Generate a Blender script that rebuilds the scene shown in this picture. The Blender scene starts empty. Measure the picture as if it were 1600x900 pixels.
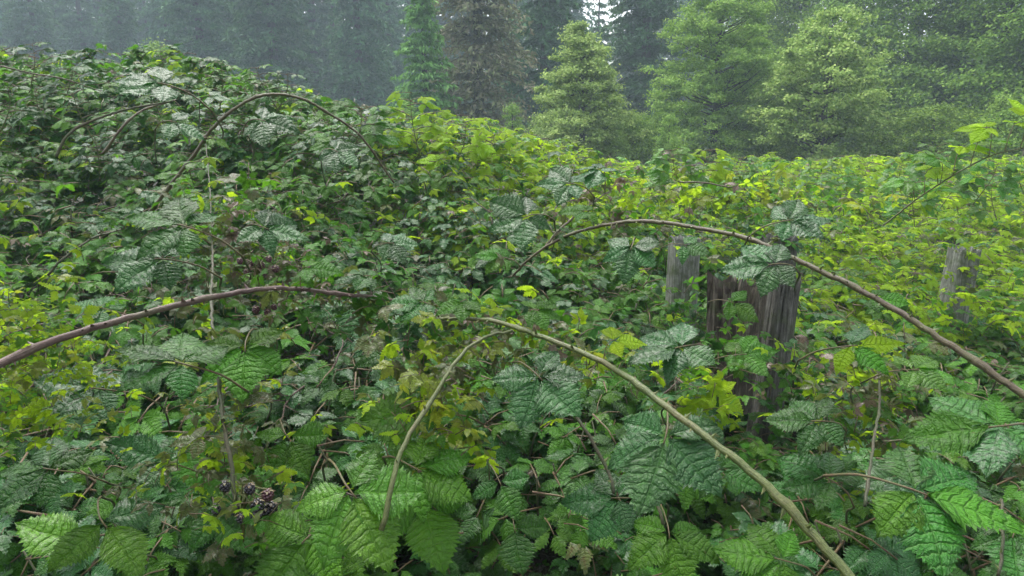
import bpy, math, random
import numpy as np
from mathutils import Vector, Matrix

# ------------------------------------------------------------------ camera, sky, sun, exposure
SC = bpy.context.scene
COL = SC.collection
R = math.radians
CAM_Z, PITCH, FPX = 1.6, 13.0, 1080.0          # metres, degrees, focal length in px of the 1600 px frame
cam = bpy.data.cameras.new("camera")
cam.sensor_width = 36.0
cam.lens = 36.0 * FPX / 1600.0
cam.clip_start = 0.02
cam.clip_end = 3000.0
cam_o = bpy.data.objects.new("camera", cam)
cam_o.location = (0, 0, CAM_Z)
cam_o.rotation_euler = (R(90 - PITCH), 0, 0)
COL.objects.link(cam_o)
SC.camera = cam_o

SUN_ELEV, SUN_ROT = R(64), R(-25)
w = bpy.data.worlds.new("World")
SC.world = w
w.use_nodes = True
nt = w.node_tree
nt.nodes.clear()
sky = nt.nodes.new("ShaderNodeTexSky")
sky.sky_type = 'NISHITA'
sky.sun_disc = False
sky.sun_elevation = SUN_ELEV
sky.sun_rotation = SUN_ROT
sky.air_density = 1.0
sky.dust_density = 4.0
hs = nt.nodes.new("ShaderNodeHueSaturation")
hs.inputs["Saturation"].default_value = 0.30
bgn = nt.nodes.new("ShaderNodeBackground")
bgn.inputs["Strength"].default_value = 0.13
wo = nt.nodes.new("ShaderNodeOutputWorld")
nt.links.new(sky.outputs[0], hs.inputs["Color"])
nt.links.new(hs.outputs[0], bgn.inputs["Color"])
nt.links.new(bgn.outputs[0], wo.inputs["Surface"])

sl = bpy.data.lights.new("sun", 'SUN')
sl.energy = 1.1
sl.angle = R(45)
sl.color = (1.0, 0.97, 0.92)
so = bpy.data.objects.new("sun", sl)
sd = Vector((math.sin(SUN_ROT) * math.cos(SUN_ELEV), math.cos(SUN_ROT) * math.cos(SUN_ELEV), math.sin(SUN_ELEV)))
so.rotation_euler = sd.to_track_quat('Z', 'Y').to_euler()
so.location = (0, 0, 40)
COL.objects.link(so)

SC.view_settings.view_transform = 'Standard'
SC.view_settings.look = 'None'
SC.view_settings.exposure = 1.75
SC.view_settings.gamma = 1.0
SC.cycles.max_bounces = 8
SC.cycles.transparent_max_bounces = 8
SC.cycles.volume_bounces = 1
SC.cycles.use_denoising = True

rnd = random.Random(7)
rng = np.random.default_rng(11)

# ------------------------------------------------------------------ picture geometry (used only to measure places)
cp, sp_ = math.cos(R(PITCH)), math.sin(R(PITCH))
FWD = Vector((0, cp, -sp_)); UPV = Vector((0, sp_, cp)); RGT = Vector((1, 0, 0))
CAMP = Vector((0, 0, CAM_Z))

def at(px, py, d):
    """the point seen at photo pixel (px, py), d metres along the view axis"""
    return CAMP + (FWD + RGT * ((px - 800) / FPX) + UPV * ((450 - py) / FPX)) * d

def project(P):
    """numpy (n,3) -> px, py, depth"""
    Q = P - np.array([0, 0, CAM_Z])
    d = Q[:, 1] * cp - Q[:, 2] * sp_
    d = np.where(np.abs(d) < 1e-4, 1e-4, d)
    u = Q[:, 1] * sp_ + Q[:, 2] * cp
    return 800 + FPX * Q[:, 0] / d, 450 - FPX * u / d, d

def sstep(a, b, x):
    t = np.clip((x - a) / (b - a), 0, 1)
    return t * t * (3 - 2 * t)

def lump(X, Y):
    return (np.sin(X * 2.1 + 1.3 * np.sin(Y * 1.3)) * np.cos(Y * 1.9 + 0.7 * np.sin(X * 1.7)) * 0.5
            + 0.35 * np.sin(X * 4.7 + Y * 3.1) * np.cos(Y * 4.1 - X * 2.3)
            + 0.15 * np.sin(X * 9.1 - Y * 7.7) * np.cos(Y * 8.3 + X * 6.1))

def height(X, Y):
    """height of the bramble thicket's surface above the ground"""
    az = X / np.maximum(Y, 0.5)                   # direction seen from where one stands
    base = 0.50 + 0.10 * sstep(0.9, 2.0, Y)
    left = (sstep(0.28, -0.55, az))
    mound = left * (0.50 * sstep(1.6, 4.0, Y) + 1.02 * sstep(3.6, 6.3, Y)) * (1 - 0.55 * sstep(9, 14, Y))
    mid = np.exp(-((az - 0.02) / 0.20) ** 2) * 0.40 * sstep(2.5, 6.0, Y) * (1 - 0.5 * sstep(9, 14, Y))
    right = sstep(0.05, 0.45, az)
    dip = -0.17 * right * sstep(1.9, 2.9, Y) * (1 - sstep(6.5, 11, Y))
    far = 0.30 * sstep(7, 12.5, Y) * right
    dark = -0.34 * np.exp(-((X + 0.02) / 0.28) ** 2 - ((Y - 1.25) / 0.35) ** 2)
    rough = 0.16 * (1 - np.abs(np.sin(X * 3.3 + 1.7 * np.sin(Y * 1.7)) * np.cos(Y * 2.7 + 1.2 * np.sin(X * 2.1)))) ** 2 * sstep(2.0, 4.5, Y)
    base = base + rough
    end = 1 - 0.9 * sstep(14, 17, Y)
    amp = 0.05 + 0.06 * sstep(2, 6, Y) + 0.11 * sstep(6, 10, Y)
    return (base + mound + mid + dip + far + dark + amp * lump(X, Y)) * end

def H1(x, y):
    return float(height(np.array([x]), np.array([y]))[0])

# ------------------------------------------------------------------ material helpers
class NT:
    def __init__(s, name):
        s.m = bpy.data.materials.new(name); s.m.use_nodes = True
        s.t = s.m.node_tree; s.t.nodes.clear()
        s.out = s.t.nodes.new("ShaderNodeOutputMaterial")
    def n(s, typ, ins=None, **kw):
        x = s.t.nodes.new("ShaderNode" + typ)
        for k, v in kw.items():
            setattr(x, k, v)
        for k, v in (ins or {}).items():
            if hasattr(v, "links"):
                s.t.links.new(v, x.inputs[k])
            else:
                x.inputs[k].default_value = v
        return x
    def math(s, op, a, b=0.0, c=0.0):
        return s.n("Math", {0: a, 1: b, 2: c}, operation=op).outputs[0]
    def mix(s, f, a, b, blend='MIX'):
        x = s.n("Mix", data_type='RGBA', blend_type=blend)
        for k, v in ((0, f), (6, a), (7, b)):
            if hasattr(v, "links"):
                s.t.links.new(v, x.inputs[k])
            else:
                x.inputs[k].default_value = v if k == 0 or len(v) == 4 else (*v, 1)
        return x.outputs[2]
    def ramp(s, f, stops):
        x = s.n("ValToRGB", {0: f})
        e = x.color_ramp.elements
        while len(e) < len(stops):
            e.new(0.5)
        for el, (p, c) in zip(e, stops):
            el.position = p; el.color = (*c, 1) if len(c) == 3 else c
        return x.outputs[0]
    def noise(s, vec, scale, detail=3, rough=0.55):
        return s.n("TexNoise", {"Vector": vec, "Scale": scale, "Detail": detail, "Roughness": rough}).outputs[0]

def leaf_material(name, dark, light, vein, trans=0.25, rough=0.27, glow=None, blotch=None, crinkle=1.0, coat=0.3, spec=0.5):
    """wet, quilted bramble leaflet; UV x runs across (0..1, midrib at 0.5), UV y along (8 pairs of side veins)"""
    k = NT(name)
    uv = k.n("UVMap").outputs[0]
    sep = k.n("SeparateXYZ", {0: uv})
    U, V0 = sep.outputs[0], sep.outputs[1]
    wv_ = k.noise(k.n("VectorMath", {0: uv, 1: k.n("CombineXYZ", {0: k.math('MULTIPLY', k.n("ObjectInfo").outputs["Random"], 23.0)}).outputs[0]}, operation='ADD').outputs[0], 4.5, 2)
    V = k.math('ADD', V0, k.math('MULTIPLY', k.math('SUBTRACT', wv_, 0.5), 0.13))
    au = k.math('MULTIPLY', k.math('ABSOLUTE', k.math('SUBTRACT', U, 0.5)), 2.0)
    fv = k.math('ABSOLUTE', k.math('SUBTRACT', k.math('FRACT', k.math('MULTIPLY', V, 8.0)), 0.5))   # 0.5 on a vein
    side = k.n("MapRange", {0: fv, 1: 0.30, 2: 0.5, 3: 0.0, 4: 1.0}).outputs[0]
    mid = k.n("MapRange", {0: au, 1: 0.0, 2: 0.07, 3: 1.0, 4: 0.0}).outputs[0]
    fork = k.math('ABSOLUTE', k.math('SUBTRACT', k.math('FRACT', k.math('ADD', k.math('MULTIPLY', V, 16.0), k.math('MULTIPLY', au, -2.2))), 0.5))
    fork = k.math('MULTIPLY', k.n("MapRange", {0: fork, 1: 0.40, 2: 0.5, 3: 0.0, 4: 0.75}).outputs[0], k.n("MapRange", {0: au, 1: 0.3, 2: 0.6}).outputs[0])
    veins = k.math('MAXIMUM', k.math('MAXIMUM', side, mid), fork)
    tc = k.n("TexCoord")
    rn = k.n("ObjectInfo").outputs["Random"]
    shift = k.n("VectorMath", {0: uv, 1: k.n("CombineXYZ", {0: k.math('MULTIPLY', rn, 37.0), 1: k.math('MULTIPLY', rn, 91.0)}).outputs[0]}, operation='ADD').outputs[0]
    cell = k.n("TexVoronoi", {"Vector": shift, "Scale": 21.0, "Randomness": 1.0}, feature='F1').outputs["Distance"]
    fine = k.noise(shift, 34, 3, 0.65)
    big = k.noise(shift, 2.6, 3)
    base = k.mix(k.n("MapRange", {0: big, 1: 0.3, 2: 0.7}).outputs[0], dark, light)
    base = k.mix(k.math('MULTIPLY', rn, 0.55), base, tuple(c * 1.1 for c in light))
    h = k.n("HueSaturation", {"Color": base, "Hue": k.math('ADD', 0.485, k.math('MULTIPLY', rn, 0.03)),
                              "Value": k.math('ADD', 0.72, k.math('MULTIPLY', k.math('FRACT', k.math('MULTIPLY', rn, 17.3)), 0.6))}).outputs[0]
    colr = k.mix(k.math('MULTIPLY', k.math('POWER', veins, 3.0), 0.4), h, vein)
    if blotch:
        bm = k.n("MapRange", {0: k.noise(shift, 3.4, 4, 0.65), 1: 0.52, 2: 0.60}).outputs[0]
        colr = k.mix(k.math('MULTIPLY', bm, 0.85), colr, blotch)
    else:                                          # a few worn brown spots and edges
        bm = k.n("MapRange", {0: k.noise(shift, 5.0, 4, 0.7), 1: 0.655, 2: 0.70}).outputs[0]
        colr = k.mix(k.math('MULTIPLY', bm, 0.6), colr, (0.10, 0.07, 0.02))
    geo = k.n("NewGeometry")
    back = tuple(min(1, c * 1.2 + 0.01) for c in light)
    colr = k.mix(k.math('MULTIPLY', geo.outputs["Backfacing"], 0.75), colr, back)
    hgt = k.math('SUBTRACT', k.math('MULTIPLY', cell, 0.6 * crinkle), k.math('MULTIPLY', k.math('POWER', veins, 0.8), 1.0))
    hgt = k.math('ADD', hgt, k.math('MULTIPLY', fine, 0.5 * crinkle))
    bump = k.n("Bump", {"Strength": 0.85, "Distance": 0.0050, "Height": hgt}).outputs[0]
    rg = k.n("MapRange", {0: k.noise(shift, 7, 2), 1: 0.35, 2: 0.7, 3: rough - 0.06, 4: rough + 0.28}).outputs[0]
    rg2 = k.math('MAXIMUM', rg, k.math('MULTIPLY', geo.outputs["Backfacing"], 0.6))
    wet = k.n("MapRange", {0: k.noise(shift, 9, 4, 0.7), 1: 0.40, 2: 0.62, 3: coat * 0.5, 4: coat * 1.6}).outputs[0]
    p = k.n("BsdfPrincipled", {"Base Color": colr, "Roughness": rg2, "Normal": bump, "IOR": 1.5,
                               "Specular IOR Level": spec, "Coat Weight": wet, "Coat Roughness": 0.15})
    tcx = k.mix(0.5, colr, glow or tuple(min(1, c * 2.2) for c in light))
    tr = k.n("BsdfTranslucent", {"Color": tcx, "Normal": bump})
    mx = k.n("MixShader", {0: trans, 1: p.outputs[0], 2: tr.outputs[0]})
    k.t.links.new(mx.outputs[0], k.out.inputs[0])
    return k.m

MAT = {}
MAT['deep'] = leaf_material("leaf_deep_green", (0.014, 0.074, 0.006), (0.034, 0.135, 0.011), (0.11, 0.22, 0.05), 0.2, 0.32, coat=0.14, spec=0.3)
MAT['green'] = leaf_material("leaf_mid_green", (0.030, 0.115, 0.005), (0.070, 0.205, 0.010), (0.13, 0.28, 0.05), 0.32, 0.36, coat=0.09, spec=0.24)
MAT['bright'] = leaf_material("leaf_bright_green", (0.050, 0.17, 0.008), (0.10, 0.26, 0.014), (0.19, 0.34, 0.07), 0.38, 0.30, coat=0.22, spec=0.36)
MAT['lime'] = leaf_material("leaf_lime_green", (0.16, 0.30, 0.010), (0.30, 0.45, 0.016), (0.34, 0.46, 0.06), 0.5, 0.42, crinkle=0.6, coat=0.0, spec=0.2)
MAT['yellow'] = leaf_material("leaf_yellowing", (0.17, 0.26, 0.015), (0.30, 0.36, 0.025), (0.3, 0.34, 0.08), 0.4, 0.5, blotch=(0.12, 0.19, 0.03))
MAT['olive'] = leaf_material("leaf_olive_old", (0.06, 0.10, 0.02), (0.12, 0.16, 0.03), (0.15, 0.18, 0.05), 0.3, 0.4, blotch=(0.14, 0.10, 0.03))
MAT['dead'] = leaf_material("leaf_withered", (0.10, 0.075, 0.04), (0.24, 0.19, 0.12), (0.18, 0.14, 0.08), 0.2, 0.6, blotch=(0.14, 0.07, 0.045))
MAT['silver'] = leaf_material("leaf_blue_green", (0.016, 0.078, 0.013), (0.036, 0.13, 0.024), (0.11, 0.24, 0.08), 0.22, 0.26, coat=0.24, spec=0.38)

def stem_material(name, a, b, c, rough=0.5):
    a, b, c = [tuple(v * 0.72 for v in q) for q in (a, b, c)]
    k = NT(name)
    tc = k.n("TexCoord").outputs["Object"]
    uv = k.n("UVMap").outputs[0]                   # x round the stem, y metres along it
    st = k.noise(k.n("Mapping", {"Vector": uv, "Scale": (9, 14, 1)}).outputs[0], 1.6, 5, 0.7)
    n1 = k.noise(tc, 14, 4, 0.6); n2 = k.noise(tc, 160, 4, 0.75)
    col = k.ramp(k.math('ADD', k.math('MULTIPLY', n1, 0.5), k.math('MULTIPLY', st, 0.5)), [(0.40, a), (0.5, b), (0.60, c)])
    col = k.mix(k.n("MapRange", {0: n2, 1: 0.45, 2: 0.7, 3: 0.0, 4: 0.7}).outputs[0], col, tuple(x * 0.35 for x in b))
    col = k.mix(k.n("MapRange", {0: st, 1: 0.58, 2: 0.72, 3: 0.0, 4: 0.55}).outputs[0], col, tuple(min(1, x * 1.5 + 0.06) for x in b))
    bump = k.n("Bump", {"Strength": 0.9, "Distance": 0.004, "Height": k.math('ADD', n2, st)}).outputs[0]
    p = k.n("BsdfPrincipled", {"Base Color": col, "Roughness": rough, "Normal": bump, "Coat Weight": 0.2, "Coat Roughness": 0.25})
    k.t.links.new(p.outputs[0], k.out.inputs[0])
    return k.m

MAT['cane_purple'] = stem_material("cane_bark_purple", (0.12, 0.06, 0.05), (0.21, 0.125, 0.10), (0.20, 0.18, 0.09))
MAT['cane_brown'] = stem_material("cane_bark_brown", (0.10, 0.06, 0.035), (0.15, 0.12, 0.05), (0.13, 0.15, 0.045))
MAT['cane_green'] = stem_material("cane_bark_green", (0.09, 0.14, 0.02), (0.15, 0.19, 0.035), (0.17, 0.14, 0.045))
MAT['cane_moss'] = stem_material("cane_bark_mossy", (0.06, 0.09, 0.02), (0.09, 0.10, 0.035), (0.11, 0.07, 0.04), 0.7)
MAT['petiole'] = stem_material("leaf_stalk", (0.14, 0.17, 0.04), (0.2, 0.16, 0.05), (0.2, 0.09, 0.05))
MAT['twig'] = stem_material("dry_twig", (0.06, 0.035, 0.022), (0.13, 0.085, 0.055), (0.2, 0.15, 0.11), 0.8)

def wood_material(name, a, b, c, mossy=0.3):
    k = NT(name)
    tc = k.n("TexCoord").outputs["Object"]
    mp = k.n("Mapping", {"Vector": tc, "Scale": (22, 22, 4.0)}).outputs[0]
    g = k.noise(mp, 2.2, 6, 0.7)
    knot = k.noise(tc, 16, 5, 0.75)
    mp2 = k.n("Mapping", {"Vector": tc, "Scale": (90, 90, 5)}).outputs[0]
    g2 = k.noise(mp2, 1.5, 4, 0.7)
    col = k.ramp(g, [(0.32, a), (0.5, b), (0.68, c)])
    col = k.mix(k.n("MapRange", {0: g2, 1: 0.4, 2: 0.62, 3: 0.6, 4: 0.0}).outputs[0], col, tuple(x * 0.3 for x in a))
    col = k.mix(k.n("MapRange", {0: knot, 1: 0.5, 2: 0.62, 3: 0.0, 4: 0.6}).outputs[0], col, tuple(x * 0.6 for x in a))
    ms = k.n("MapRange", {0: k.noise(tc, 7, 4, 0.65), 1: 0.52, 2: 0.66, 3: 0.0, 4: mossy}).outputs[0]
    col = k.mix(ms, col, (0.06, 0.085, 0.025))
    hh = k.math('ADD', g, k.math('MULTIPLY', g2, 0.5))
    bump = k.n("Bump", {"Strength": 0.9, "Distance": 0.012, "Height": hh}).outputs[0]
    p = k.n("BsdfPrincipled", {"Base Color": col, "Roughness": 0.75, "Normal": bump})
    k.t.links.new(p.outputs[0], k.out.inputs[0])
    return k.m

MAT['wood_grey'] = wood_material("weathered_grey_wood", (0.055, 0.052, 0.042), (0.13, 0.125, 0.105), (0.24, 0.235, 0.21), 0.7)
MAT['wood_pale'] = wood_material("pale_grey_wood", (0.13, 0.14, 0.11), (0.24, 0.25, 0.21), (0.38, 0.38, 0.34), 0.95)
MAT['wood_rot'] = wood_material("rotten_brown_wood", (0.045, 0.034, 0.024), (0.13, 0.10, 0.075), (0.27, 0.24, 0.19), 0.6)

def crown_material(name, cols, trans=0.2, rough=0.55, spot=6.0):
    k = NT(name)
    geo = k.n("NewGeometry")
    ri = geo.outputs["Random Per Island"]
    tc = k.n("TexCoord").outputs["Object"]
    orn = k.n("ObjectInfo").outputs["Random"]
    n1 = k.noise(k.n("VectorMath", {0: tc, 1: k.n("CombineXYZ", {0: k.math('MULTIPLY', orn, 50)}).outputs[0]}, operation='ADD').outputs[0], 0.9, 3)
    f = k.math('ADD', k.math('MULTIPLY', ri, 0.55), k.math('MULTIPLY', n1, 0.45))
    col = k.ramp(f, [(0.2, cols[0]), (0.5, cols[1]), (0.8, cols[2])])
    col = k.n("HueSaturation", {"Color": col, "Hue": k.math('ADD', 0.488, k.math('MULTIPLY', orn, 0.024)),
                                "Value": k.math('ADD', 0.85, k.math('MULTIPLY', orn, 0.3))}).outputs[0]
    p = k.n("BsdfPrincipled", {"Base Color": col, "Roughness": 0.7, "Specular IOR Level": 0.2})
    tr = k.n("BsdfTranslucent", {"Color": k.mix(0.4, col, (0.2, 0.3, 0.05))})
    mx = k.n("MixShader", {0: trans, 1: p.outputs[0], 2: tr.outputs[0]})
    k.t.links.new(mx.outputs[0], k.out.inputs[0])
    return k.m

MAT['fir'] = crown_material("fir_needles_dark", [(0.036, 0.11, 0.046), (0.06, 0.165, 0.065), (0.10, 0.24, 0.09)], 0.15)
MAT['fir_brown'] = crown_material("fir_needles_rusty", [(0.12, 0.14, 0.07), (0.25, 0.22, 0.15), (0.26, 0.32, 0.14)], 0.15)
MAT['fir_fresh'] = crown_material("fir_needles_fresh", [(0.08, 0.19, 0.05), (0.15, 0.31, 0.075), (0.24, 0.42, 0.11)], 0.2)
MAT['alder'] = crown_material("alder_leaves", [(0.18, 0.30, 0.065), (0.30, 0.45, 0.11), (0.48, 0.62, 0.18)], 0.35)
MAT['birch'] = crown_material("birch_leaves", [(0.13, 0.25, 0.035), (0.22, 0.38, 0.06), (0.38, 0.54, 0.11)], 0.35)
MAT['willow'] = crown_material("olive_tree_leaves", [(0.15, 0.26, 0.045), (0.26, 0.40, 0.08), (0.44, 0.56, 0.15)], 0.3)
MAT['maple'] = crown_material("dark_broad_leaves", [(0.06, 0.15, 0.015), (0.13, 0.26, 0.028), (0.25, 0.40, 0.05)], 0.3)
MAT['bark'] = wood_material("tree_bark", (0.03, 0.025, 0.02), (0.07, 0.06, 0.05), (0.13, 0.115, 0.10), 0.5)

def berry_material(name, col, rough):
    k = NT(name)
    tc = k.n("TexCoord").outputs["Object"]
    c = k.mix(k.noise(tc, 60, 2), col, tuple(x * 0.45 for x in col))
    p = k.n("BsdfPrincipled", {"Base Color": c, "Roughness": rough, "Coat Weight": 0.6, "Coat Roughness": 0.08})
    k.t.links.new(p.outputs[0], k.out.inputs[0])
    return k.m
MAT['berry'] = berry_material("ripe_berry", (0.012, 0.006, 0.014), 0.2)
MAT['berry_red'] = berry_material("unripe_berry", (0.09, 0.02, 0.03), 0.3)

# ------------------------------------------------------------------ object helpers
WM = {}                                            # world matrices, so parts can be parented without a scene update
def tag(o, label=None, cat=None, group=None, kind=None):
    if label: o['label'] = label
    if cat: o['category'] = cat
    if group: o['group'] = group
    if kind: o['kind'] = kind
    return o

def link(name, data, parent=None, world=None):
    o = bpy.data.objects.new(name, data)
    COL.objects.link(o)
    M = world if world is not None else (WM[parent] if parent is not None else Matrix())
    WM[o] = M
    if parent is not None:
        o.parent = parent
        o.matrix_basis = WM[parent].inverted() @ M
    else:
        o.matrix_basis = M
    return o

def set_mat(o, m):
    if not o.data.materials:
        o.data.materials.append(m)
    s = o.material_slots[0]
    s.link = 'OBJECT'
    s.material = m
    return o

def mesh_from(name, V, F, mats=(), uvs=None, midx=None, smooth=True):
    me = bpy.data.meshes.new(name)
    me.from_pydata([tuple(v) for v in V] if not isinstance(V, np.ndarray) else V.tolist(), [], F if isinstance(F, list) else F.tolist())
    for m in mats:
        me.materials.append(m)
    if uvs is not None:
        lay = me.uv_layers.new(name="UVMap")
        li = np.empty(len(me.loops), dtype=np.int32)
        me.loops.foreach_get("vertex_index", li)
        lay.data.foreach_set("uv", np.asarray(uvs, dtype=np.float32)[li].ravel())
    if midx is not None:
        me.polygons.foreach_set("material_index", np.asarray(midx, dtype=np.int32))
    if smooth:
        me.polygons.foreach_set("use_smooth", [True] * len(me.polygons))
    me.update()
    return me

def tube(points, radii, n=8, ridges=0.0, seed=0):
    """a tapering tube along points; returns verts, faces"""
    P = [Vector(p) for p in points]
    r_ = random.Random(seed)
    V, F = [], []
    up = Vector((0, 0, 1))
    T0 = (P[1] - P[0]).normalized()
    side = T0.cross(up)
    if side.length < 0.1:
        side = T0.cross(Vector((0, 1, 0)))
    side.normalize()
    for i, p in enumerate(P):
        T = (P[min(i + 1, len(P) - 1)] - P[max(i - 1, 0)]).normalized()
        side = (side - T * side.dot(T)).normalized()
        b = T.cross(side)
        for k in range(n):
            a = 2 * math.pi * k / n
            rr = radii[i] * (1 + ridges * (1 if k % 2 else -1) + r_.uniform(-1, 1) * ridges * 0.5)
            V.append(p + (side * math.cos(a) + b * math.sin(a)) * rr)
    for i in range(len(P) - 1):
        for k in range(n):
            F.append([i * n + k, i * n + (k + 1) % n, (i + 1) * n + (k + 1) % n, (i + 1) * n + k])
    F.append(list(range(n - 1, -1, -1)))
    F.append([(len(P) - 1) * n + k for k in range(n)])
    return V, F

def tube_uv(P_, n):
    out, y = [], 0.0
    for i, p in enumerate(P_):
        if i: y += (p - P_[i - 1]).length
        out += [(abs(2 * k / n - 1), y) for k in range(n)]
    return out

def spline(pts, step=0.03, wob=0.0, seed=0):
    """Catmull-Rom through pts"""
    r_ = random.Random(seed)
    P = [Vector(p) for p in pts]
    P = [P[0] * 2 - P[1]] + P + [P[-1] * 2 - P[-2]]
    out = []
    for i in range(1, len(P) - 2):
        a, b, c, d = P[i - 1:i + 3]
        m = max(2, int((c - b).length / step))
        for j in range(m):
            t = j / m
            q = 0.5 * ((2 * b) + (c - a) * t + (2 * a - 5 * b + 4 * c - d) * t * t + (3 * b - a - 3 * c + d) * t ** 3)
            out.append(q)
    out.append(P[-2])
    if wob:
        out = [q + Vector((r_.gauss(0, wob), r_.gauss(0, wob), r_.gauss(0, wob))) for q in out]
    return out

# ------------------------------------------------------------------ leaflets
def leaflet_arrays(L=1.0, W=0.78, rows=32, half=6, curl=0.25, fold=0.18, corr=0.012, teeth=0.10, veins=8, seed=0, wave=0.02, blunt=0.0):
    """one toothed leaflet lying in XY from the origin along +Y; rows follow the side veins"""
    r_ = random.Random(seed)
    per = max(1, rows // veins) if rows >= 16 else 1
    n = 2 * half + 1
    V, UV, F = [], [], []
    ph = [r_.uniform(0, 6.28) for _ in range(4)]
    asym = r_.uniform(-0.06, 0.06)
    bend = r_.uniform(-0.12, 0.12)
    for i in range(rows + 1):
        v = i / rows
        sh = (math.sin(math.pi * min(1, v ** (0.62 + 0.1 * blunt))) ** 0.75) * (1 - 0.10 * v) + 0.05 * (1 - v)
        if i == rows:
            sh = 0.012
        if i == 0:
            sh = 0.10
        wv = W * 0.5 * sh
        k = i % per
        tooth = (1.0 if k == 0 else -0.35 - 0.65 * (k / per) if per > 1 else 0.0)
        if per == 1:
            tooth = 1.0 if i % 2 else -0.8
        if per == 4:
            tooth = (1.0, -0.6, 0.25, -0.75)[k]
        jit = r_.uniform(0.6, 1.3)
        for j in range(n):
            u = (j - half) / half
            au = abs(u)
            s = 1 if u >= 0 else -1
            edge = au ** 6
            x = u * wv * (1 + asym * s) * (1 + teeth * tooth * jit * edge)
            y = L * (v * 0.86 + 0.22 * au * (0.3 + 0.7 * sh) * (1 - v) * (1 - 0.4 * v) + 0.10 * v ** 3 + 0.04 * v
                     + edge * tooth * teeth * 0.12)
            c = math.cos(2 * math.pi * v * veins) if per > 2 else 0.0
            z = -corr * (1 + 0.5 * math.sin(ph[0] + i * 0.9) + 0.3 * math.sin(7 * u + i)) * c * min(1, au * 4) * (1 - 0.3 * au) * L * (0.4 + 0.6 * math.sin(math.pi * min(v, 0.98)))
            z += abs(x) * fold - 0.02 * L * (1 - au) ** 8
            z += wave * L * (math.sin(5.3 * y / L + ph[0] + 2 * s) * au ** 2 + 0.8 * math.sin(9 * y / L + ph[1] + s) * au ** 3)
            yy = y / L
            z += (r_.gauss(0, 0.004) + 0.014 * math.sin(17 * yy + ph[2] + 3 * u) * math.sin(11 * u + ph[3] + 5 * yy)) * L * (1 if per > 1 else 1.6)
            z -= curl * L * yy ** 2 + abs(x) ** 2 / L * 0.55
            x += bend * L * yy ** 2
            V.append((x, y, z)); UV.append((u * 0.5 + 0.5, v))
    for i in range(rows):
        for j in range(n - 1):
            a = i * n + j
            F.append([a, a + 1, a + 1 + n, a + n])
    return V, F, UV

HERO = []
for s in range(9):
    V, F, UV = leaflet_arrays(W=[0.72, 0.66, 0.80, 0.62, 0.80, 0.70, 0.60, 0.76, 0.66][s], curl=[0.10, 0.18, 0.06, 0.22, 0.12, 0.15, 0.04, 0.2, 0.12][s],
                              fold=[0.2, 0.1, 0.25, 0.15, 0.08, 0.3, 0.18, 0.12, 0.22][s], corr=[0.005, 0.008, 0.004, 0.007][s % 4], teeth=0.16, seed=s + 1, wave=0.022, blunt=s % 3)
    HERO.append(mesh_from("leaflet", V, F, [MAT['green']], UV))

LAYOUT = {5: [(0, 0.60, 0.05), (54, 0.54, 0.03), (-54, 0.54, 0.03), (112, 0.42, 0.02), (-112, 0.42, 0.02)],
          3: [(0, 0.62, 0.06), (76, 0.50, 0.02), (-76, 0.50, 0.02)],
          1: [(0, 0.95, 0.0)],
          2: [(12, 0.66, 0.02), (-88, 0.58, 0.02)],
          4: [(0, 0.56, 0.10), (58, 0.50, 0.05), (-62, 0.50, 0.05), (126, 0.40, 0.02)]}

def leaflet_mats(kind, r_, droop=0.0):
    out = []
    for ang, ln, off in LAYOUT[kind]:
        a = R(ang + r_.uniform(-9, 9))
        s = ln * r_.uniform(0.88, 1.1)
        M = (Matrix.Rotation(-a, 4, 'Z') @ Matrix.Translation((0, off, 0)) @ Matrix.Rotation(R(r_.uniform(-9, 5)) - droop, 4, 'X')
             @ Matrix.Rotation(R(r_.uniform(-14, 14)), 4, 'Y') @ Matrix.Diagonal((s * r_.uniform(0.9, 1.08), s, s, 1)))
        out.append(M)
    return out

def compound_mesh(name, kind, seed, rows, half, mat, droop=0.0, teeth=0.14):
    """a whole leaf of a few leaflets in one mesh, about 1 unit across, with its stalk"""
    r_ = random.Random(seed)
    V, F, UV, MI = [], [], [], []
    for q, M in enumerate(leaflet_mats(kind, r_, droop)):
        v, f, uv = leaflet_arrays(rows=rows, half=half, curl=r_.uniform(0.1, 0.42), fold=r_.uniform(0.05, 0.3), W=r_.uniform(0.50, 0.68), teeth=teeth,
                                  veins=8, seed=seed * 10 + q, wave=0.04)
        b = len(V)
        V += [M @ Vector(x) for x in v]; F += [[i + b for i in g] for g in f]; UV += uv; MI += [0] * len(f)
    v, f = tube([(0, 0.12, 0), (0, -0.2, -0.02), (0.02, -0.55, -0.16)], [0.012, 0.014, 0.018], 4)
    b = len(V)
    V += v; F += [[i + b for i in g] for g in f]; UV += [(0.5, 0.5)] * len(v); MI += [1] * len(f)
    return mesh_from(name, V, F, [mat, MAT['petiole']], UV, MI)

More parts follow.
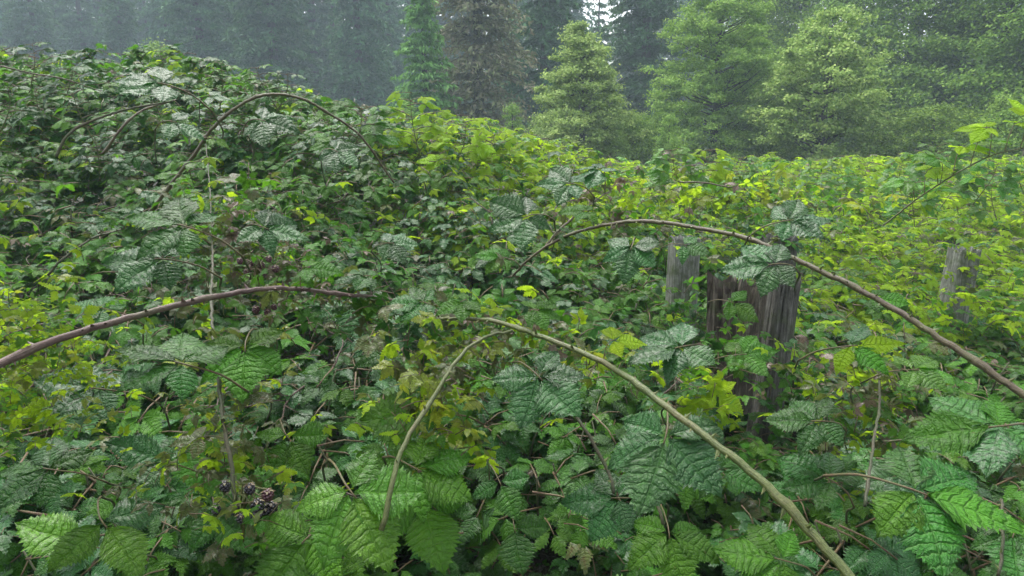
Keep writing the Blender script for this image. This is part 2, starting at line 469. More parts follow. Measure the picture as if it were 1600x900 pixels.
# ------------------------------------------------------------------ ground
def make_ground():
    xs = np.concatenate([[-900, -300, -120], np.linspace(-60, 60, 61), [120, 300, 900]])
    ys = np.concatenate([[-60, -20], np.linspace(-6, 90, 61), [150, 400, 1200]])
    X, Y = np.meshgrid(xs, ys)
    Z = 0.04 * np.sin(X * 0.9) * np.cos(Y * 0.7) + 0.03 * np.sin(X * 2.3 + Y)
    V = np.stack([X, Y, Z], -1).reshape(-1, 3)
    n = len(xs)
    F = [[j * n + i, j * n + i + 1, (j + 1) * n + i + 1, (j + 1) * n + i] for j in range(len(ys) - 1) for i in range(n - 1)]
    k = NT("forest_soil")
    tc = k.n("TexCoord").outputs["Object"]
    col = k.ramp(k.noise(tc, 1.2, 6, 0.7), [(0.35, (0.012, 0.010, 0.007)), (0.5, (0.022, 0.022, 0.012)), (0.65, (0.016, 0.03, 0.009))])
    bump = k.n("Bump", {"Strength": 0.8, "Distance": 0.05, "Height": k.noise(tc, 14, 5, 0.7)}).outputs[0]
    p = k.n("BsdfPrincipled", {"Base Color": col, "Roughness": 0.95, "Normal": bump})
    k.t.links.new(p.outputs[0], k.out.inputs[0])
    tag(link("ground", mesh_from("ground", V, F, [k.m])), 'dark leaf-littered soil under the bramble thicket and the trees', None, None, 'structure')
make_ground()

# ------------------------------------------------------------------ trees
def quads_mesh(name, C, A, B, mat, bendv=None):
    """C centres, A half-length vectors, B half-width vectors -> diamond leaves"""
    n = len(C)
    P = np.empty((n, 4, 3))
    P[:, 0] = C - A; P[:, 1] = C + B - A * 0.1; P[:, 2] = C + A; P[:, 3] = C - B - A * 0.1
    if bendv is not None:
        P[:, 2] += bendv
    F = np.arange(n * 4).reshape(n, 4)
    me = bpy.data.meshes.new(name)
    me.vertices.add(n * 4); me.vertices.foreach_set("co", P.astype(np.float32).ravel())
    me.loops.add(n * 4); me.loops.foreach_set("vertex_index", F.astype(np.int32).ravel())
    me.polygons.add(n)
    me.polygons.foreach_set("loop_start", (np.arange(n) * 4).astype(np.int32))
    me.update(calc_edges=True)
    me.materials.append(mat)
    return me

def unit(v):
    return v / np.maximum(np.linalg.norm(v, axis=1, keepdims=True), 1e-6)

def conifer_mesh(seed, Ht, Rad, mat, droop=0.35, dz=0.52, dense=1.35, low=0.6, big=1.0):
    g = np.random.default_rng(seed)
    C, A, B, BD = [], [], [], []
    limbs_v, limbs_f = tube([(0, 0, -0.2), (0.05, 0, Ht * 0.3), (0, 0.06, Ht * 0.6), (0, 0, Ht)], [Rad * 0.085, Rad * 0.07, Rad * 0.045, 0.02], 8)
    h = low
    while h < Ht - 0.3:
        t = h / Ht
        Lm = Rad * (1 - t) ** 0.75 * (0.75 + 0.25 * min(1, h / 2))
        nb = int(9 * dense) if h < 14 else 6
        for b in range(nb):
            L = Lm * g.uniform(0.6, 1.15)
            az = g.uniform(0, 6.283)
            dr = droop * g.uniform(0.6, 1.5)
            d = np.array([math.cos(az), math.sin(az), 0])
            sd_ = np.array([-d[1], d[0], 0])
            ns = max(3, int(L / 0.2))
            s = (np.arange(ns) + g.uniform(0.2, 1, ns)) / ns
            rise = 0.12
            P = d[None] * (s * L)[:, None]
            P[:, 2] = h + L * (rise * s - dr * s ** 2)
            if g.random() < 0.5:
                e1 = d * L * 0.9; e1[2] = L * (rise * 0.9 - dr * 0.81)
                tv, tf = tube([(0, 0, h), tuple(d * L * 0.45 + np.array([0, 0, h + L * (rise * .45 - dr * .2)])), tuple(e1 + np.array([0, 0, h]))], [0.03, 0.02, 0.006], 3)
                bb = len(limbs_v); limbs_v += tv; limbs_f += [[i + bb for i in q] for q in tf]
            for rep in range(7):
                sg = 1 if rep % 2 else -1
                wd = (0.5 + 0.5 * np.sin(math.pi * np.minimum(s + 0.12, 1))) * L * 0.24
                off = sd_[None] * (sg * wd * g.uniform(0.1, 1, ns))[:, None]
                tip = off + d[None] * 0.25 + g.normal(0, 0.22, (ns, 3)) + np.array([0, 0, -0.06])
                a = unit(tip) * g.uniform(0.09, 0.21, ns)[:, None] * big
                c = P + off + g.normal(0, 0.04, (ns, 3)) - np.array([0, 0, 0.5]) * (np.abs(wd) * g.uniform(0, .5, ns))[:, None]
                nrm = unit(np.array([0, 0, 1.0]) + g.normal(0, 0.5, (ns, 3)))
                bw = unit(np.cross(a, nrm)) * g.uniform(0.03, 0.065, ns)[:, None] * big
                C.append(c); A.append(a); B.append(bw); BD.append(np.tile([0, 0, -0.05], (ns, 1)))
        h += dz * g.uniform(0.7, 1.3) * (1.0 if h < 14 else 2.0)
    crown = quads_mesh("crown", np.concatenate(C), np.concatenate(A), np.concatenate(B), mat, np.concatenate(BD))
    trunk = mesh_from("trunk", limbs_v, limbs_f, [MAT['bark']])
    return crown, trunk

def broadleaf_mesh(seed, Ht, Rad, mat, clumps=330, per=95, leaf=0.075, shape='cone', low=0.5, crad=0.36):
    g = np.random.default_rng(seed)
    cs = []
    while len(cs) < clumps:
        t = g.uniform(0, 1)
        rr = {'cone': (1 - t) ** 0.7 * (0.6 + 0.4 * min(1, t * 6)), 'round': math.sqrt(max(0, 1 - (t * 1.5 - 0.5) ** 2)) if t > 0.33 else 0.85 + 0.15 * t * 3,
              'tall': (1 - t ** 3) * 0.95}[shape]
        if g.random() > rr:
            continue
        az = g.uniform(0, 6.283)
        lob = 1 + 0.16 * math.sin(az * 3 + t * 9 + seed) + 0.10 * math.sin(az * 7 - t * 15)
        q = math.sqrt(g.uniform(0.12, 1)) * g.uniform(0.92, 1.04)
        cs.append((math.cos(az) * rr * Rad * lob * q, math.sin(az) * rr * Rad * lob * q, low + t * (Ht - low)))
    cs = np.array(cs)
    idx = np.repeat(np.arange(clumps), per)
    n = len(idx)
    offs = g.normal(0, 1, (n, 3)) * np.array([1, 1, 0.42]) * crad * 0.55 * g.uniform(0.6, 1.3, clumps)[idx][:, None]
    C = cs[idx] + offs
    outw = unit(np.concatenate([cs[idx][:, :2], np.zeros((n, 1))], 1) + offs * 1.5)
    nrm = unit(np.array([0, 0, 0.8]) + outw * 0.5 + g.normal(0, 0.55, (n, 3)))
    a = unit(np.cross(nrm, g.normal(0, 1, (n, 3)))) * (leaf * g.uniform(0.6, 1.25, n))[:, None]
    b = unit(np.cross(nrm, a)) * (leaf * 0.6 * g.uniform(0.7, 1.2, n))[:, None]
    crown = quads_mesh("crown", C, a, b, mat)
    V, F = tube([(0, 0, -0.2), (0.04, 0.03, Ht * 0.35), (-0.03, 0.02, Ht * 0.7), (0, 0, Ht * 0.97)], [Rad * 0.06, Rad * 0.05, Rad * 0.03, 0.01], 8)
    for q in range(0, clumps, 4):
        c = cs[q]
        z0 = max(0.3, c[2] - 0.5 * math.hypot(c[0], c[1]))
        tv, tf = tube([(0, 0, z0), (c[0] * .5, c[1] * .5, z0 + (c[2] - z0) * .35), tuple(c)], [0.03, 0.018, 0.005], 3)
        bb = len(V); V += tv; F += [[i + bb for i in f] for f in tf]
    return crown, mesh_from("trunk", V, F, [MAT['bark']])

PRO = {
    'fir0': conifer_mesh(1, 24, 4.3, MAT['fir'], big=1.5),
    'fir1': conifer_mesh(2, 21, 3.6, MAT['fir'], 0.5, 0.5, big=1.5),
    'fir2': conifer_mesh(3, 26, 4.8, MAT['fir'], 0.3, 0.56, big=1.6),
    'rusty': conifer_mesh(4, 17, 3.3, MAT['fir_brown'], 0.42, 0.42, 1.6),
    'fresh': conifer_mesh(5, 8.2, 2.0, MAT['fir_fresh'], 0.2, 0.3, 1.5, 0.3),
    'alder': broadleaf_mesh(6, 5.1, 2.1, MAT['alder'], 420, 130, 0.052, 'cone', crad=0.27),
    'birch': broadleaf_mesh(7, 7.8, 2.6, MAT['birch'], 560, 130, 0.055, 'tall', crad=0.3),
    'willow': broadleaf_mesh(8, 5.2, 2.0, MAT['willow'], 330, 110, 0.06, 'round', crad=0.29),
    'maple': broadleaf_mesh(9, 15, 4.6, MAT['maple'], 680, 110, 0.085, 'tall', crad=0.8),
    'shade': broadleaf_mesh(12, 4.6, 3.4, MAT['maple'], 160, 80, 0.1, 'round', low=0.1, crad=0.7),
    'bush': broadleaf_mesh(10, 5.2, 1.5, MAT['birch'], 130, 80, 0.07, 'cone'),
}
def tree(kind, px, D, sc, name, label, cat='tree', group=None, yaw=0.0):
    X = (px - 800) / FPX * D
    M = Matrix.Translation((X, D, 0)) @ Matrix.Rotation(yaw, 4, 'Z') @ Matrix.Scale(sc, 4)
    root = tag(link(name, None, None, M), label, cat, group)
    link("trunk", PRO[kind][1], root)
    link("crown", PRO[kind][0], root)

far_fir = [(-120, 66), (-30, 60), (40, 72), (95, 62), (165, 68), (222, 60), (290, 66), (338, 55), (398, 60), (446, 52), (505, 66), (572, 54), (618, 66)]
for i, (px, D) in enumerate(far_fir):
    D *= 1.0
    tree(('fir0', 'fir2', 'fir1')[i % 3], px, D, rnd.uniform(0.85, 1.1), "fir_tree",
         ('tall misty fir above the left end of the thicket ridge' if i < 4 else 'tall misty fir rising behind the silvery leaves of the left mound' if i < 8 else 'tall misty fir behind the tall arch of cane' if i < 11 else 'tall misty fir left of the small fresh green fir'), 'fir tree', 'misty far fir trees', rnd.uniform(0, 6.28))
for i, (px, D) in enumerate([(-60, 124), (60, 90), (130, 86), (200, 92), (262, 84), (370, 88), (430, 84), (480, 96), (590, 90), (700, 84), (790, 80), (880, 86), (1080, 84), (1150, 78), (1250, 82), (1340, 76), (1450, 80), (1560, 78)]):
    tree(('fir2', 'fir0', 'fir1')[i % 3], px, D, rnd.uniform(0.95, 1.15), "fir_tree",
         'hazy fir tree in the farthest row of the wood', 'fir tree', 'farthest fir trees', rnd.uniform(0, 6.28))
for i, px in enumerate([-90, -10, 62, 128, 192, 256, 316, 372, 424, 478, 536, 596, 648, 706, 800, 880, 985, 1060]):
    tree(('fir1', 'fir2', 'fir0')[i % 3], px, 76 + 5 * (i % 3), rnd.uniform(1.25, 1.45), "fir_tree",
         'grey-green fir in the wood\'s middle row, ' + ('at upper left' if px < 330 else 'behind the tall arch of cane' if px < 620 else 'behind the brownish fir and pale sapling'), 'fir tree', 'middle row fir trees', rnd.uniform(0, 6.28))
tree('rusty', 748, 33, 1.0, 'fir_tree', 'brownish grey-green fir left of the pale conical sapling', 'fir tree')
tree('fresh', 668, 30, 1.0, 'fir_tree', 'small fresh green fir in front of the brownish fir', 'fir tree')
tree('fir1', 848, 42, 1.0, 'fir_tree', 'dark fir rising behind the brownish fir and the pale sapling', 'fir tree', None, 1)
tree('fir0', 1000, 44, 0.9, 'fir_tree', 'dark blue-green fir between the pale conical sapling and the tall green birch', 'fir tree', None, 2)
tree('fir2', 1170, 46, 0.9, 'fir_tree', 'dark fir behind the gap between the birch and the olive tree', 'fir tree', None, 3)
tree('alder', 905, 24, 1.0, 'alder_sapling', 'pale green cone-shaped sapling standing alone at picture centre', 'tree')
tree('birch', 1108, 26.5, 1.0, 'birch_tree', 'tall light green birch beside the yellowish olive tree', 'tree')
tree('willow', 1272, 23, 1.0, 'willow_tree', 'yellowish olive round-topped tree with clumped leaves', 'tree')
tree('maple', 1395, 33, 1.0, 'maple_tree', 'dark green broadleaf tree just right of the olive tree', 'tree', None, 0.4)
tree('maple', 1530, 29, 0.95, 'maple_tree', 'big green broadleaf tree filling the upper right corner', 'tree', None, 2.2)
tree('maple', 1690, 25, 0.9, 'maple_tree', 'broadleaf tree cut by the right edge of the picture', 'tree', None, 4.1)
tree('maple', 1230, 38, 0.9, 'maple_tree', 'dark broadleaf tree between and behind birch and olive tree', 'tree', None, 5.0)
tree('bush', 268, 36, 1.15, 'young_tree', 'small yellowish young tree standing before the misty firs', 'tree')
for i, (px, D, sc_) in enumerate([(560, 27, .42), (640, 25, .5), (735, 24, .42), (800, 27, .5), (985, 25, .45), (1040, 22, .4), (1200, 27, .36), (1350, 24, .4), (1440, 22, .5), (1540, 20, .5), (1620, 19, .5), (960, 23, .38), (870, 30, .5)]):
    tree('bush' if i % 2 else 'shade', px, D, sc_, 'understory_shrub', ('low light leafy shrub' if i % 2 else 'low dark spreading shrub') + (' under the brownish fir and ridge shoots' if px < 820 else ' at the foot of the pale conical sapling' if px < 1050 else ' below the birch and the olive tree' if px < 1380 else ' under the broadleaf trees at upper right'), 'shrub', 'low shrubs under the trees', i * 1.3)
tree('fir1', 928, 62, 0.70, 'fir_tree', 'low fir seen in the bright gap above the pale conical sapling', 'fir tree', None, 0.2)

# ------------------------------------------------------------------ bramble mass ("stuff"): every small leaf of the thicket
SRC = bpy.data.collections.new("thicket_sources")   # not linked to the scene: only instanced
protos = []
def proto(me):
    o = bpy.data.objects.new("sprig_%02d" % len(protos), me)
    SRC.objects.link(o); protos.append(o)
    return len(protos) - 1
TONE = {}
for tone, ns in (('deep', 5), ('green', 5), ('bright', 4), ('lime', 5), ('yellow', 2), ('olive', 3), ('dead', 3), ('silver', 3)):
    TONE[tone] = []
    for s in range(ns):
        kd = (5, 3, 4, 5, 3)[s % 5]
        TONE[tone].append(proto(compound_mesh("sprig", kd, s + 31 * len(TONE), 12 if tone != 'dead' else 6, 2, MAT[tone], droop=R(10 if tone != 'dead' else 25), teeth=0.24)))
def twig_mesh(seed):
    r_ = random.Random(seed)
    V, F = [], []
    p = Vector((0, 0, 0)); d = Vector((0, 1, 0.3))
    pts = [p]
    for i in range(6):
        d = (d + Vector((r_.gauss(0, .25), r_.gauss(0, .15), -0.12))).normalized()
        p = p + d * 0.2; pts.append(p)
    V, F = tube(pts, [0.02 - 0.002 * i for i in range(7)], 4)
    for q in (2, 3, 4):
        v, f = tube([pts[q], pts[q] + Vector((r_.uniform(-.25, .25), .15, .1))], [0.01, 0.004], 3)
        b = len(V); V += v; F += [[i + b for i in g] for g in f]
    return mesh_from("twig", V, F, [MAT['twig']])
TONE['twig'] = [proto(twig_mesh(s)) for s in range(3)]

def scatter(density_fn, y0, y1, seed, scale, depth_mean, jit=1.0):
    g = np.random.default_rng(seed)
    half = lambda y: 0.80 * y + 0.5
    area = 2 * half(y1) * (y1 - y0)
    n = int(area * density_fn)
    Y = g.uniform(y0, y1, n); X = g.uniform(-1, 1, n) * half(y1)
    m = np.abs(X) < 0.80 * Y + 0.5
    X, Y = X[m], Y[m]; n = len(X)
    Z = height(X, Y)
    e = 0.05
    gx = (height(X + e, Y) - height(X - e, Y)) / (2 * e); gy = (height(X, Y + e) - height(X, Y - e)) / (2 * e)
    nr = unit(np.stack([-gx, -gy, np.ones(n)], 1))
    dep = np.minimum(g.exponential(depth_mean, n), depth_mean * 3.2)
    Z = Z - dep + g.normal(0, 0.02, n)
    return X, Y, Z, nr, dep, scale * g.uniform(0.6, 1.25, n), g

PX, RX, SX, IX = [], [], [], []
HOLES = ((790, 790, 95, 115), (500, 715, 85, 45), (245, 660, 60, 40), (905, 700, 50, 45), (1290, 590, 75, 40), (600, 700, 45, 30), (90, 900, 60, 30), (640, 870, 40, 60), (860, 880, 60, 50), (1120, 800, 40, 40))
BANDS = [(0.75, 1.6, 600, 0.125, 0.20), (1.6, 2.6, 800, 0.13, 0.20), (2.6, 4.2, 950, 0.135, 0.20), (4.2, 6.5, 800, 0.14, 0.19), (6.5, 9.5, 420, 0.15, 0.15), (9.5, 15.5, 200, 0.20, 0.15)]
for bi, (y0, y1, dens, scl, dm) in enumerate(BANDS):
    X, Y, Z, nr, dep, S, g = scatter(dens, y0, y1, 50 + bi, scl, dm)
    n = len(X)
    P = np.stack([X, Y, Z], 1)
    px, py, dd = project(P)
    # leaf tone by place: which leaves grow where
    lum = lump(X * 1.3 + 5, Y * 1.1 + 2) + g.normal(0, 0.35, n)
    limep = sstep(500, 820, px) * sstep(480, 260, py) * 0.85
    limep = np.maximum(limep, sstep(1050, 1350, px) * sstep(620, 380, py) * 0.95)
    limep = np.maximum(limep, 0.07 * sstep(700, 300, py))
    yel = np.exp(-((px - 20) / 65) ** 2 - ((py - 560) / 70) ** 2) * 0.9
    yel = np.maximum(yel, 0.45 * np.exp(-((px - 660) / 60) ** 2 - ((py - 620) / 60) ** 2))
    ol = 0.05 + 0.35 * np.exp(-((px - 350) / 60) ** 2 - ((py - 680) / 80) ** 2) + 0.3 * np.exp(-((px - 1370) / 80) ** 2 - ((py - 640) / 80) ** 2)
    ol = np.maximum(ol, 0.30 * np.exp(-((px - 370) / 80) ** 2 - ((py - 400) / 50) ** 2))
    dead = 0.028 + 0.22 * np.exp(-((px - 400) / 60) ** 2 - ((py - 410) / 35) ** 2) + 0.10 * np.exp(-((px - 960) / 90) ** 2 - ((py - 330) / 50) ** 2)
    u = g.random(n); u2 = g.random(n)
    idx = np.empty(n, int)
    pick = lambda tone, k: np.array(TONE[tone])[g.integers(0, len(TONE[tone]), k)]
    tone = np.where(lum > 0.35, 2, np.where(lum > -0.15, 1, 0))        # bright / green / deep
    tone = np.where((tone == 0) & (u2 < 0.4), 3, tone)                # blue-green
    tone = np.where((tone == 2) & (px < 1000) & (u2 < 0.3), 1, tone)
    tone = np.where(u < limep, np.where(u2 < 0.8, 4, 2), tone)
    u = g.random(n); tone = np.where(u < yel, np.where(u2 < 0.2, 5, 4), tone)
    u = g.random(n); tone = np.where(u < ol, 6, tone)
    u = g.random(n); tone = np.where((u < dead * 0.6) & (Y > 1.9), 7, tone)
    u = g.random(n); tone = np.where(u < np.where(Y < 2.2, 0.018, 0.035), 8, tone)
    for t_, nm in enumerate(('deep', 'green', 'bright', 'silver', 'lime', 'yellow', 'olive', 'dead', 'twig')):
        mm = tone == t_
        idx[mm] = pick(nm, int(mm.sum()))
    # orientation: face the light, tilt with the slope, droop outward
    nn = unit(nr * 0.35 + np.array([0, -0.10, 0.9]) + g.normal(0, 0.30, (n, 3)))
    t = g.normal(0, 1, (n, 3)) + np.array([0, -0.7, -0.5]) ; t = unit(t - nn * (t * nn).sum(1, keepdims=True))
    x = np.cross(t, nn)
    # euler from matrix columns x, t, nn
    ry = -np.arcsin(np.clip(x[:, 2], -1, 1)); rx = np.arctan2(t[:, 2], nn[:, 2]); rz = np.arctan2(x[:, 1], x[:, 0])
    S = np.where(tone == 7, S * 0.6, S); S = np.where(tone == 8, S * 1.6, S); S = np.where(tone == 5, S * 0.7, S)
    S = np.where(tone == 6, S * 0.8, S)
    # keep the space in front of the lens clear, and the posts' faces mostly free
    keep = dd > 0.75
    cl = np.sin(X * 7.3 + 2.2 * np.sin(Y * 4.1)) * np.cos(Y * 6.4 + 1.9 * np.sin(X * 5.2)) + 0.5 * np.sin(X * 13 + Y * 9) * np.cos(Y * 12 - X * 7)
    near_ = 1 - 0.5 * sstep(5, 9, Y)
    keep &= ~((cl < -0.12) & (dep < 0.17) & (g.random(n) < 0.88 * near_))
    for hx, hy, ax, ay in HOLES:
        keep &= ~(((px - hx) ** 2 / ax ** 2 + (py - hy) ** 2 / ay ** 2 < 1 + 0.3 * g.random(n)) & (Z > 0.12) & (Y < 2.6) & (g.random(n) < 0.88))
    keep &= ~((px > 1085) & (px < 1262) & (py > 350) & (py < 700) & (Y < 2.95) & (Y > 1.9) & (g.random(n) < 0.9))
    keep &= ~((px > 1040) & (px < 1100) & (py > 340) & (py < 470) & (Y < 3.9) & (g.random(n) < 0.85))
    keep &= ~((px > 1468) & (px < 1525) & (py > 370) & (py < 500) & (Y < 4.3) & (g.random(n) < 0.75))
    PX.append(P[keep]); RX.append(np.stack([rx, ry, rz], 1)[keep]); SX.append(S[keep]); IX.append(idx[keep])
g = np.random.default_rng(5)
n = 7000
Y = g.uniform(0.7, 2.8, n); X = g.uniform(-1, 1, n) * (0.8 * Y + 0.5)
Q = np.stack([X, Y, g.uniform(0.03, 0.34, n)], 1)
hx, hy, _ = project(Q)
for a, b, ax, ay in HOLES:
    Q[((hx - a) ** 2 / ax ** 2 + (hy - b) ** 2 / ay ** 2 < 1) & (g.random(n) < 0.75), 2] = 0.02
PX.append(Q); SX.append(0.13 * g.uniform(0.7, 1.3, n) * np.where(Q[:, 2] < 0.025, 0.35, 1))
RX.append(np.stack([g.normal(0.2, 0.35, n), g.normal(0, 0.35, n), g.uniform(0, 6.28, n)], 1))
IX.append(np.array(TONE['deep'] + TONE['green'][:1])[g.integers(0, 6, n)])
# small clumps of other foliage: moss-yellow sprigs, withered bits, leaves creeping over the posts
CL = [((30, 565, 1.15), (.09, .07, .08), 420, .026, ('lime', 'yellow', 'lime', 'lime', 'bright')), ((-20, 520, 1.3), (.1, .08, .09), 80, .045, ('lime', 'bright')),
      ((385, 775, 1.06), (.05, .02, .03), 22, .035, ('olive', 'green', 'lime')), ((352, 640, 1.5), (.07, .07, .12), 110, .045, ('olive', 'lime', 'green', 'yellow')), ((330, 740, 1.3), (.09, .05, .05), 70, .035, ('olive', 'lime')),
      ((655, 585, 1.32), (.05, .05, .05), 50, .05, ('yellow', 'lime', 'olive')), ((665, 680, 1.28), (.06, .05, .05), 50, .05, ('yellow', 'lime', 'green')),
      ((400, 410, 1.95), (.12, .08, .07), 130, .045, ('dead', 'olive', 'olive', 'green')), ((335, 345, 2.0), (.12, .08, .12), 110, .055, ('bright', 'green', 'lime', 'olive')),
      ((1372, 660, 1.95), (.07, .07, .16), 130, .055, ('olive', 'lime', 'green')), ((1340, 600, 2.0), (.12, .1, .06), 60, .06, ('olive', 'dead', 'lime')),
      ((780, 520, 1.5), (.10, .06, .05), 80, .045, ('olive', 'green', 'lime', 'dead')), ((850, 560, 1.5), (.10, .06, .04), 60, .045, ('yellow', 'olive', 'lime')),
      ((960, 325, 2.4), (.14, .1, .08), 110, .055, ('olive', 'dead', 'green', 'lime')), ((1110, 600, 1.6), (.09, .05, .05), 60, .05, ('lime', 'bright')),
      ((1140, 500, 2.58), (.05, .02, .09), 12, .06, ('green', 'bright', 'olive')), ((1130, 560, 2.5), (.09, .03, .07), 50, .07, ('green', 'deep')),
      ((1078, 490, 3.6), (.12, .05, .12), 70, .08, ('green', 'silver', 'bright')), ((1500, 510, 4.0), (.16, .05, .14), 120, .08, ('lime', 'bright', 'green')),
      ((1230, 610, 2.6), (.10, .04, .12), 50, .075, ('green', 'deep')), ((1500, 420, 4.1), (.12, .03, .14), 30, .06, ('lime', 'olive')),
      ((1225, 375, 3.35), (.12, .05, .05), 36, .07, ('green', 'olive', 'silver')), ((560, 465, 1.5), (.10, .05, .03), 40, .05, ('green', 'olive', 'deep')),
      ((700, 500, 1.62), (.12, .06, .04), 60, .055, ('green', 'silver', 'olive')), ((480, 460, 1.5), (.1, .05, .04), 30, .05, ('olive', 'green')),
      ((1120, 300, 5.2), (.5, .3, .06), 150, .11, ('lime', 'bright', 'lime', 'yellow')), ((1250, 315, 5.4), (.5, .3, .05), 120, .11, ('lime', 'bright', 'olive'))]
g = np.random.default_rng(77)
for c_, sg, n, sc_, tones in CL:
    c0 = np.array(at(*c_))
    p_ = c0 + g.normal(0, 1, (n, 3)) * np.array(sg)
    PX.append(p_); SX.append(sc_ * g.uniform(0.6, 1.5, n))
    RX.append(np.stack([g.normal(0.25, 0.5, n), g.normal(0, 0.5, n), g.uniform(0, 6.28, n)], 1))
    IX.append(np.array([TONE[tones[g.integers(0, len(tones))]][0] + int(g.integers(0, 2)) for _ in range(n)]))
P = np.concatenate(PX); RT = np.concatenate(RX); S = np.concatenate(SX); I = np.concatenate(IX)

me = bpy.data.meshes.new("bramble_foliage")
me.vertices.add(len(P)); me.vertices.foreach_set("co", P.astype(np.float32).ravel())
me.attributes.new("rot", 'FLOAT_VECTOR', 'POINT').data.foreach_set("vector", RT.astype(np.float32).ravel())
me.attributes.new("scl", 'FLOAT', 'POINT').data.foreach_set("value", S.astype(np.float32))
me.attributes.new("idx", 'INT', 'POINT').data.foreach_set("value", I.astype(np.int32))
me.update()
mass = tag(link("bramble_foliage", me), 'dense wet bramble leaves covering the whole thicket', None, None, 'stuff')
ng = bpy.data.node_groups.new("scatter_leaves", 'GeometryNodeTree')
ng.interface.new_socket("Geometry", in_out='INPUT', socket_type='NodeSocketGeometry')
ng.interface.new_socket("Geometry", in_out='OUTPUT', socket_type='NodeSocketGeometry')
gi = ng.nodes.new("NodeGroupInput"); go = ng.nodes.new("NodeGroupOutput")
ip = ng.nodes.new("GeometryNodeInstanceOnPoints"); ci = ng.nodes.new("GeometryNodeCollectionInfo")
ci.inputs["Collection"].default_value = SRC
ci.inputs["Separate Children"].default_value = True
ci.inputs["Reset Children"].default_value = True
def na(nm, ty):
    x = ng.nodes.new("GeometryNodeInputNamedAttribute"); x.data_type = ty; x.inputs["Name"].default_value = nm
    return x.outputs["Attribute"]
L_ = ng.links.new
L_(gi.outputs[0], ip.inputs["Points"]); L_(ci.outputs[0], ip.inputs["Instance"])
ip.inputs["Pick Instance"].default_value = True
L_(na("idx", 'INT'), ip.inputs["Instance Index"])
er = ng.nodes.new("FunctionNodeEulerToRotation")
L_(na("rot", 'FLOAT_VECTOR'), er.inputs[0]); L_(er.outputs[0], ip.inputs["Rotation"])
L_(na("scl", 'FLOAT'), ip.inputs["Scale"]); L_(ip.outputs[0], go.inputs[0])
md = mass.modifiers.new("scatter", 'NODES'); md.node_group = ng
print("mass leaves:", len(P))

# ------------------------------------------------------------------ old posts in the thicket
def post_mesh(wd, dp, h, seed, rows=44, n=56, groove=0.10, jag=0.05, lean=0.0, sq=5.0, taper=0.06, notch=None):
    r_ = random.Random(seed)
    ks = [(r_.randint(3, 22), r_.uniform(0, 6.28), r_.uniform(0.3, 1)) for _ in range(9)]
    cr = [(r_.uniform(0, 6.28), r_.uniform(0.02, 0.06), r_.uniform(0.4, 1.0)) for _ in range(9)]
    V, F = [], []
    tops = []
    for j in range(n):
        a = 2 * math.pi * j / n
        tj = h - jag * abs(math.sin(a * 5 + seed) * math.cos(a * 9.3)) - r_.uniform(0, jag * 0.8)
        if notch: tj -= notch * max(0, math.cos(a - 3.6)) ** 3
        tops.append(tj)
    for i in range(rows + 1):
        t = i / rows
        for j in range(n):
            a = 2 * math.pi * j / n
            ca, sa = math.cos(a), math.sin(a)
            rr = (abs(ca) ** sq + abs(sa) ** sq) ** (-1 / sq)
            g_ = sum(amp * math.sin(k * a + ph + 0.8 * math.sin(t * 3 + k)) for k, ph, amp in ks) / 9
            for c0, cw, cd in cr:
                dlt = (a + 0.04 * math.sin(t * 8 + c0) - c0 + math.pi) % (2 * math.pi) - math.pi
                g_ -= cd * 1.4 * math.exp(-(dlt / cw) ** 2) * (0.4 + 0.6 * t)
            sc_ = rr * (1 + groove * g_) * (1 + taper * (1 - t))
            z = t * tops[j]
            V.append((ca * sc_ * wd / 2 + lean * z, sa * sc_ * dp / 2, z))
    for i in range(rows):
        for j in range(n):
            F.append([i * n + j, i * n + (j + 1) % n, (i + 1) * n + (j + 1) % n, (i + 1) * n + j])
    # broken end grain
    prev = rows * n
    for s, dz in ((0.82, -0.012), (0.5, -0.03), (0.2, -0.02)):
        b = len(V)
        for j in range(n):
            x, y, z = V[rows * n + j]
            cx = lean * z
            V.append((cx + (x - cx) * s, y * s, z + dz - r_.uniform(0, 0.025)))
        for j in range(n):
            F.append([prev + j, prev + (j + 1) % n, b + (j + 1) % n, b + j])
        prev = b
    F.append([prev + j for j in range(n)])
    return mesh_from("post", V, F, smooth=False)

def ground_at(px, d):                                # standing point below image column px at view depth d
    return Vector(((px - 800) / FPX * d, d, 0))

def place_post(px_c, ytop, D, wd, dp, mat, seed, label, yaw=0.15, **kw):
    top = at(px_c, ytop, D * cp)
    base = Vector((top.x, top.y, 0))
    root = tag(link("fence_post", None, None, Matrix.Translation(base)), label, 'fence post')
    m_ = post_mesh(wd, dp, top.z, seed, **kw)
    o = link("post", m_, root, Matrix.Translation(base) @ Matrix.Rotation(yaw, 4, 'Z'))
    set_mat(o, mat)
    return root, base, top

root, base, top = place_post(1208, 420, 2.85, 0.10, 0.12, MAT['wood_grey'], 3, 'broken grey and brown rotten fence post, the thickest, beneath the brown cane', lean=0.05, groove=0.12, jag=0.06)
top2 = at(1154, 412, 2.72)
slab = link("rotten_slab", post_mesh(0.225, 0.15, top2.z - 0.47, 5, groove=0.20, jag=0.13, taper=-0.25, sq=2.6, notch=0.0), root,
            Matrix.Translation((top2.x, base.y - 0.06, 0.47)) @ Matrix.Rotation(0.1, 4, 'Z'))
set_mat(slab, MAT['wood_rot'])
place_post(1218, 362, 3.5, 0.15, 0.14, MAT['wood_grey'], 8, 'grey post standing just behind the thick broken post', groove=0.05, jag=0.03)
place_post(1070, 369, 3.9, 0.15, 0.14, MAT['wood_pale'], 11, 'pale grey flat-topped fence post left of the thick broken post', groove=0.03, jag=0.012)
place_post(1498, 384, 4.3, 0.145, 0.14, MAT['wood_pale'], 14, 'pale mossy fence post at far right among lime green brambles', groove=0.05, jag=0.03, lean=0.05)

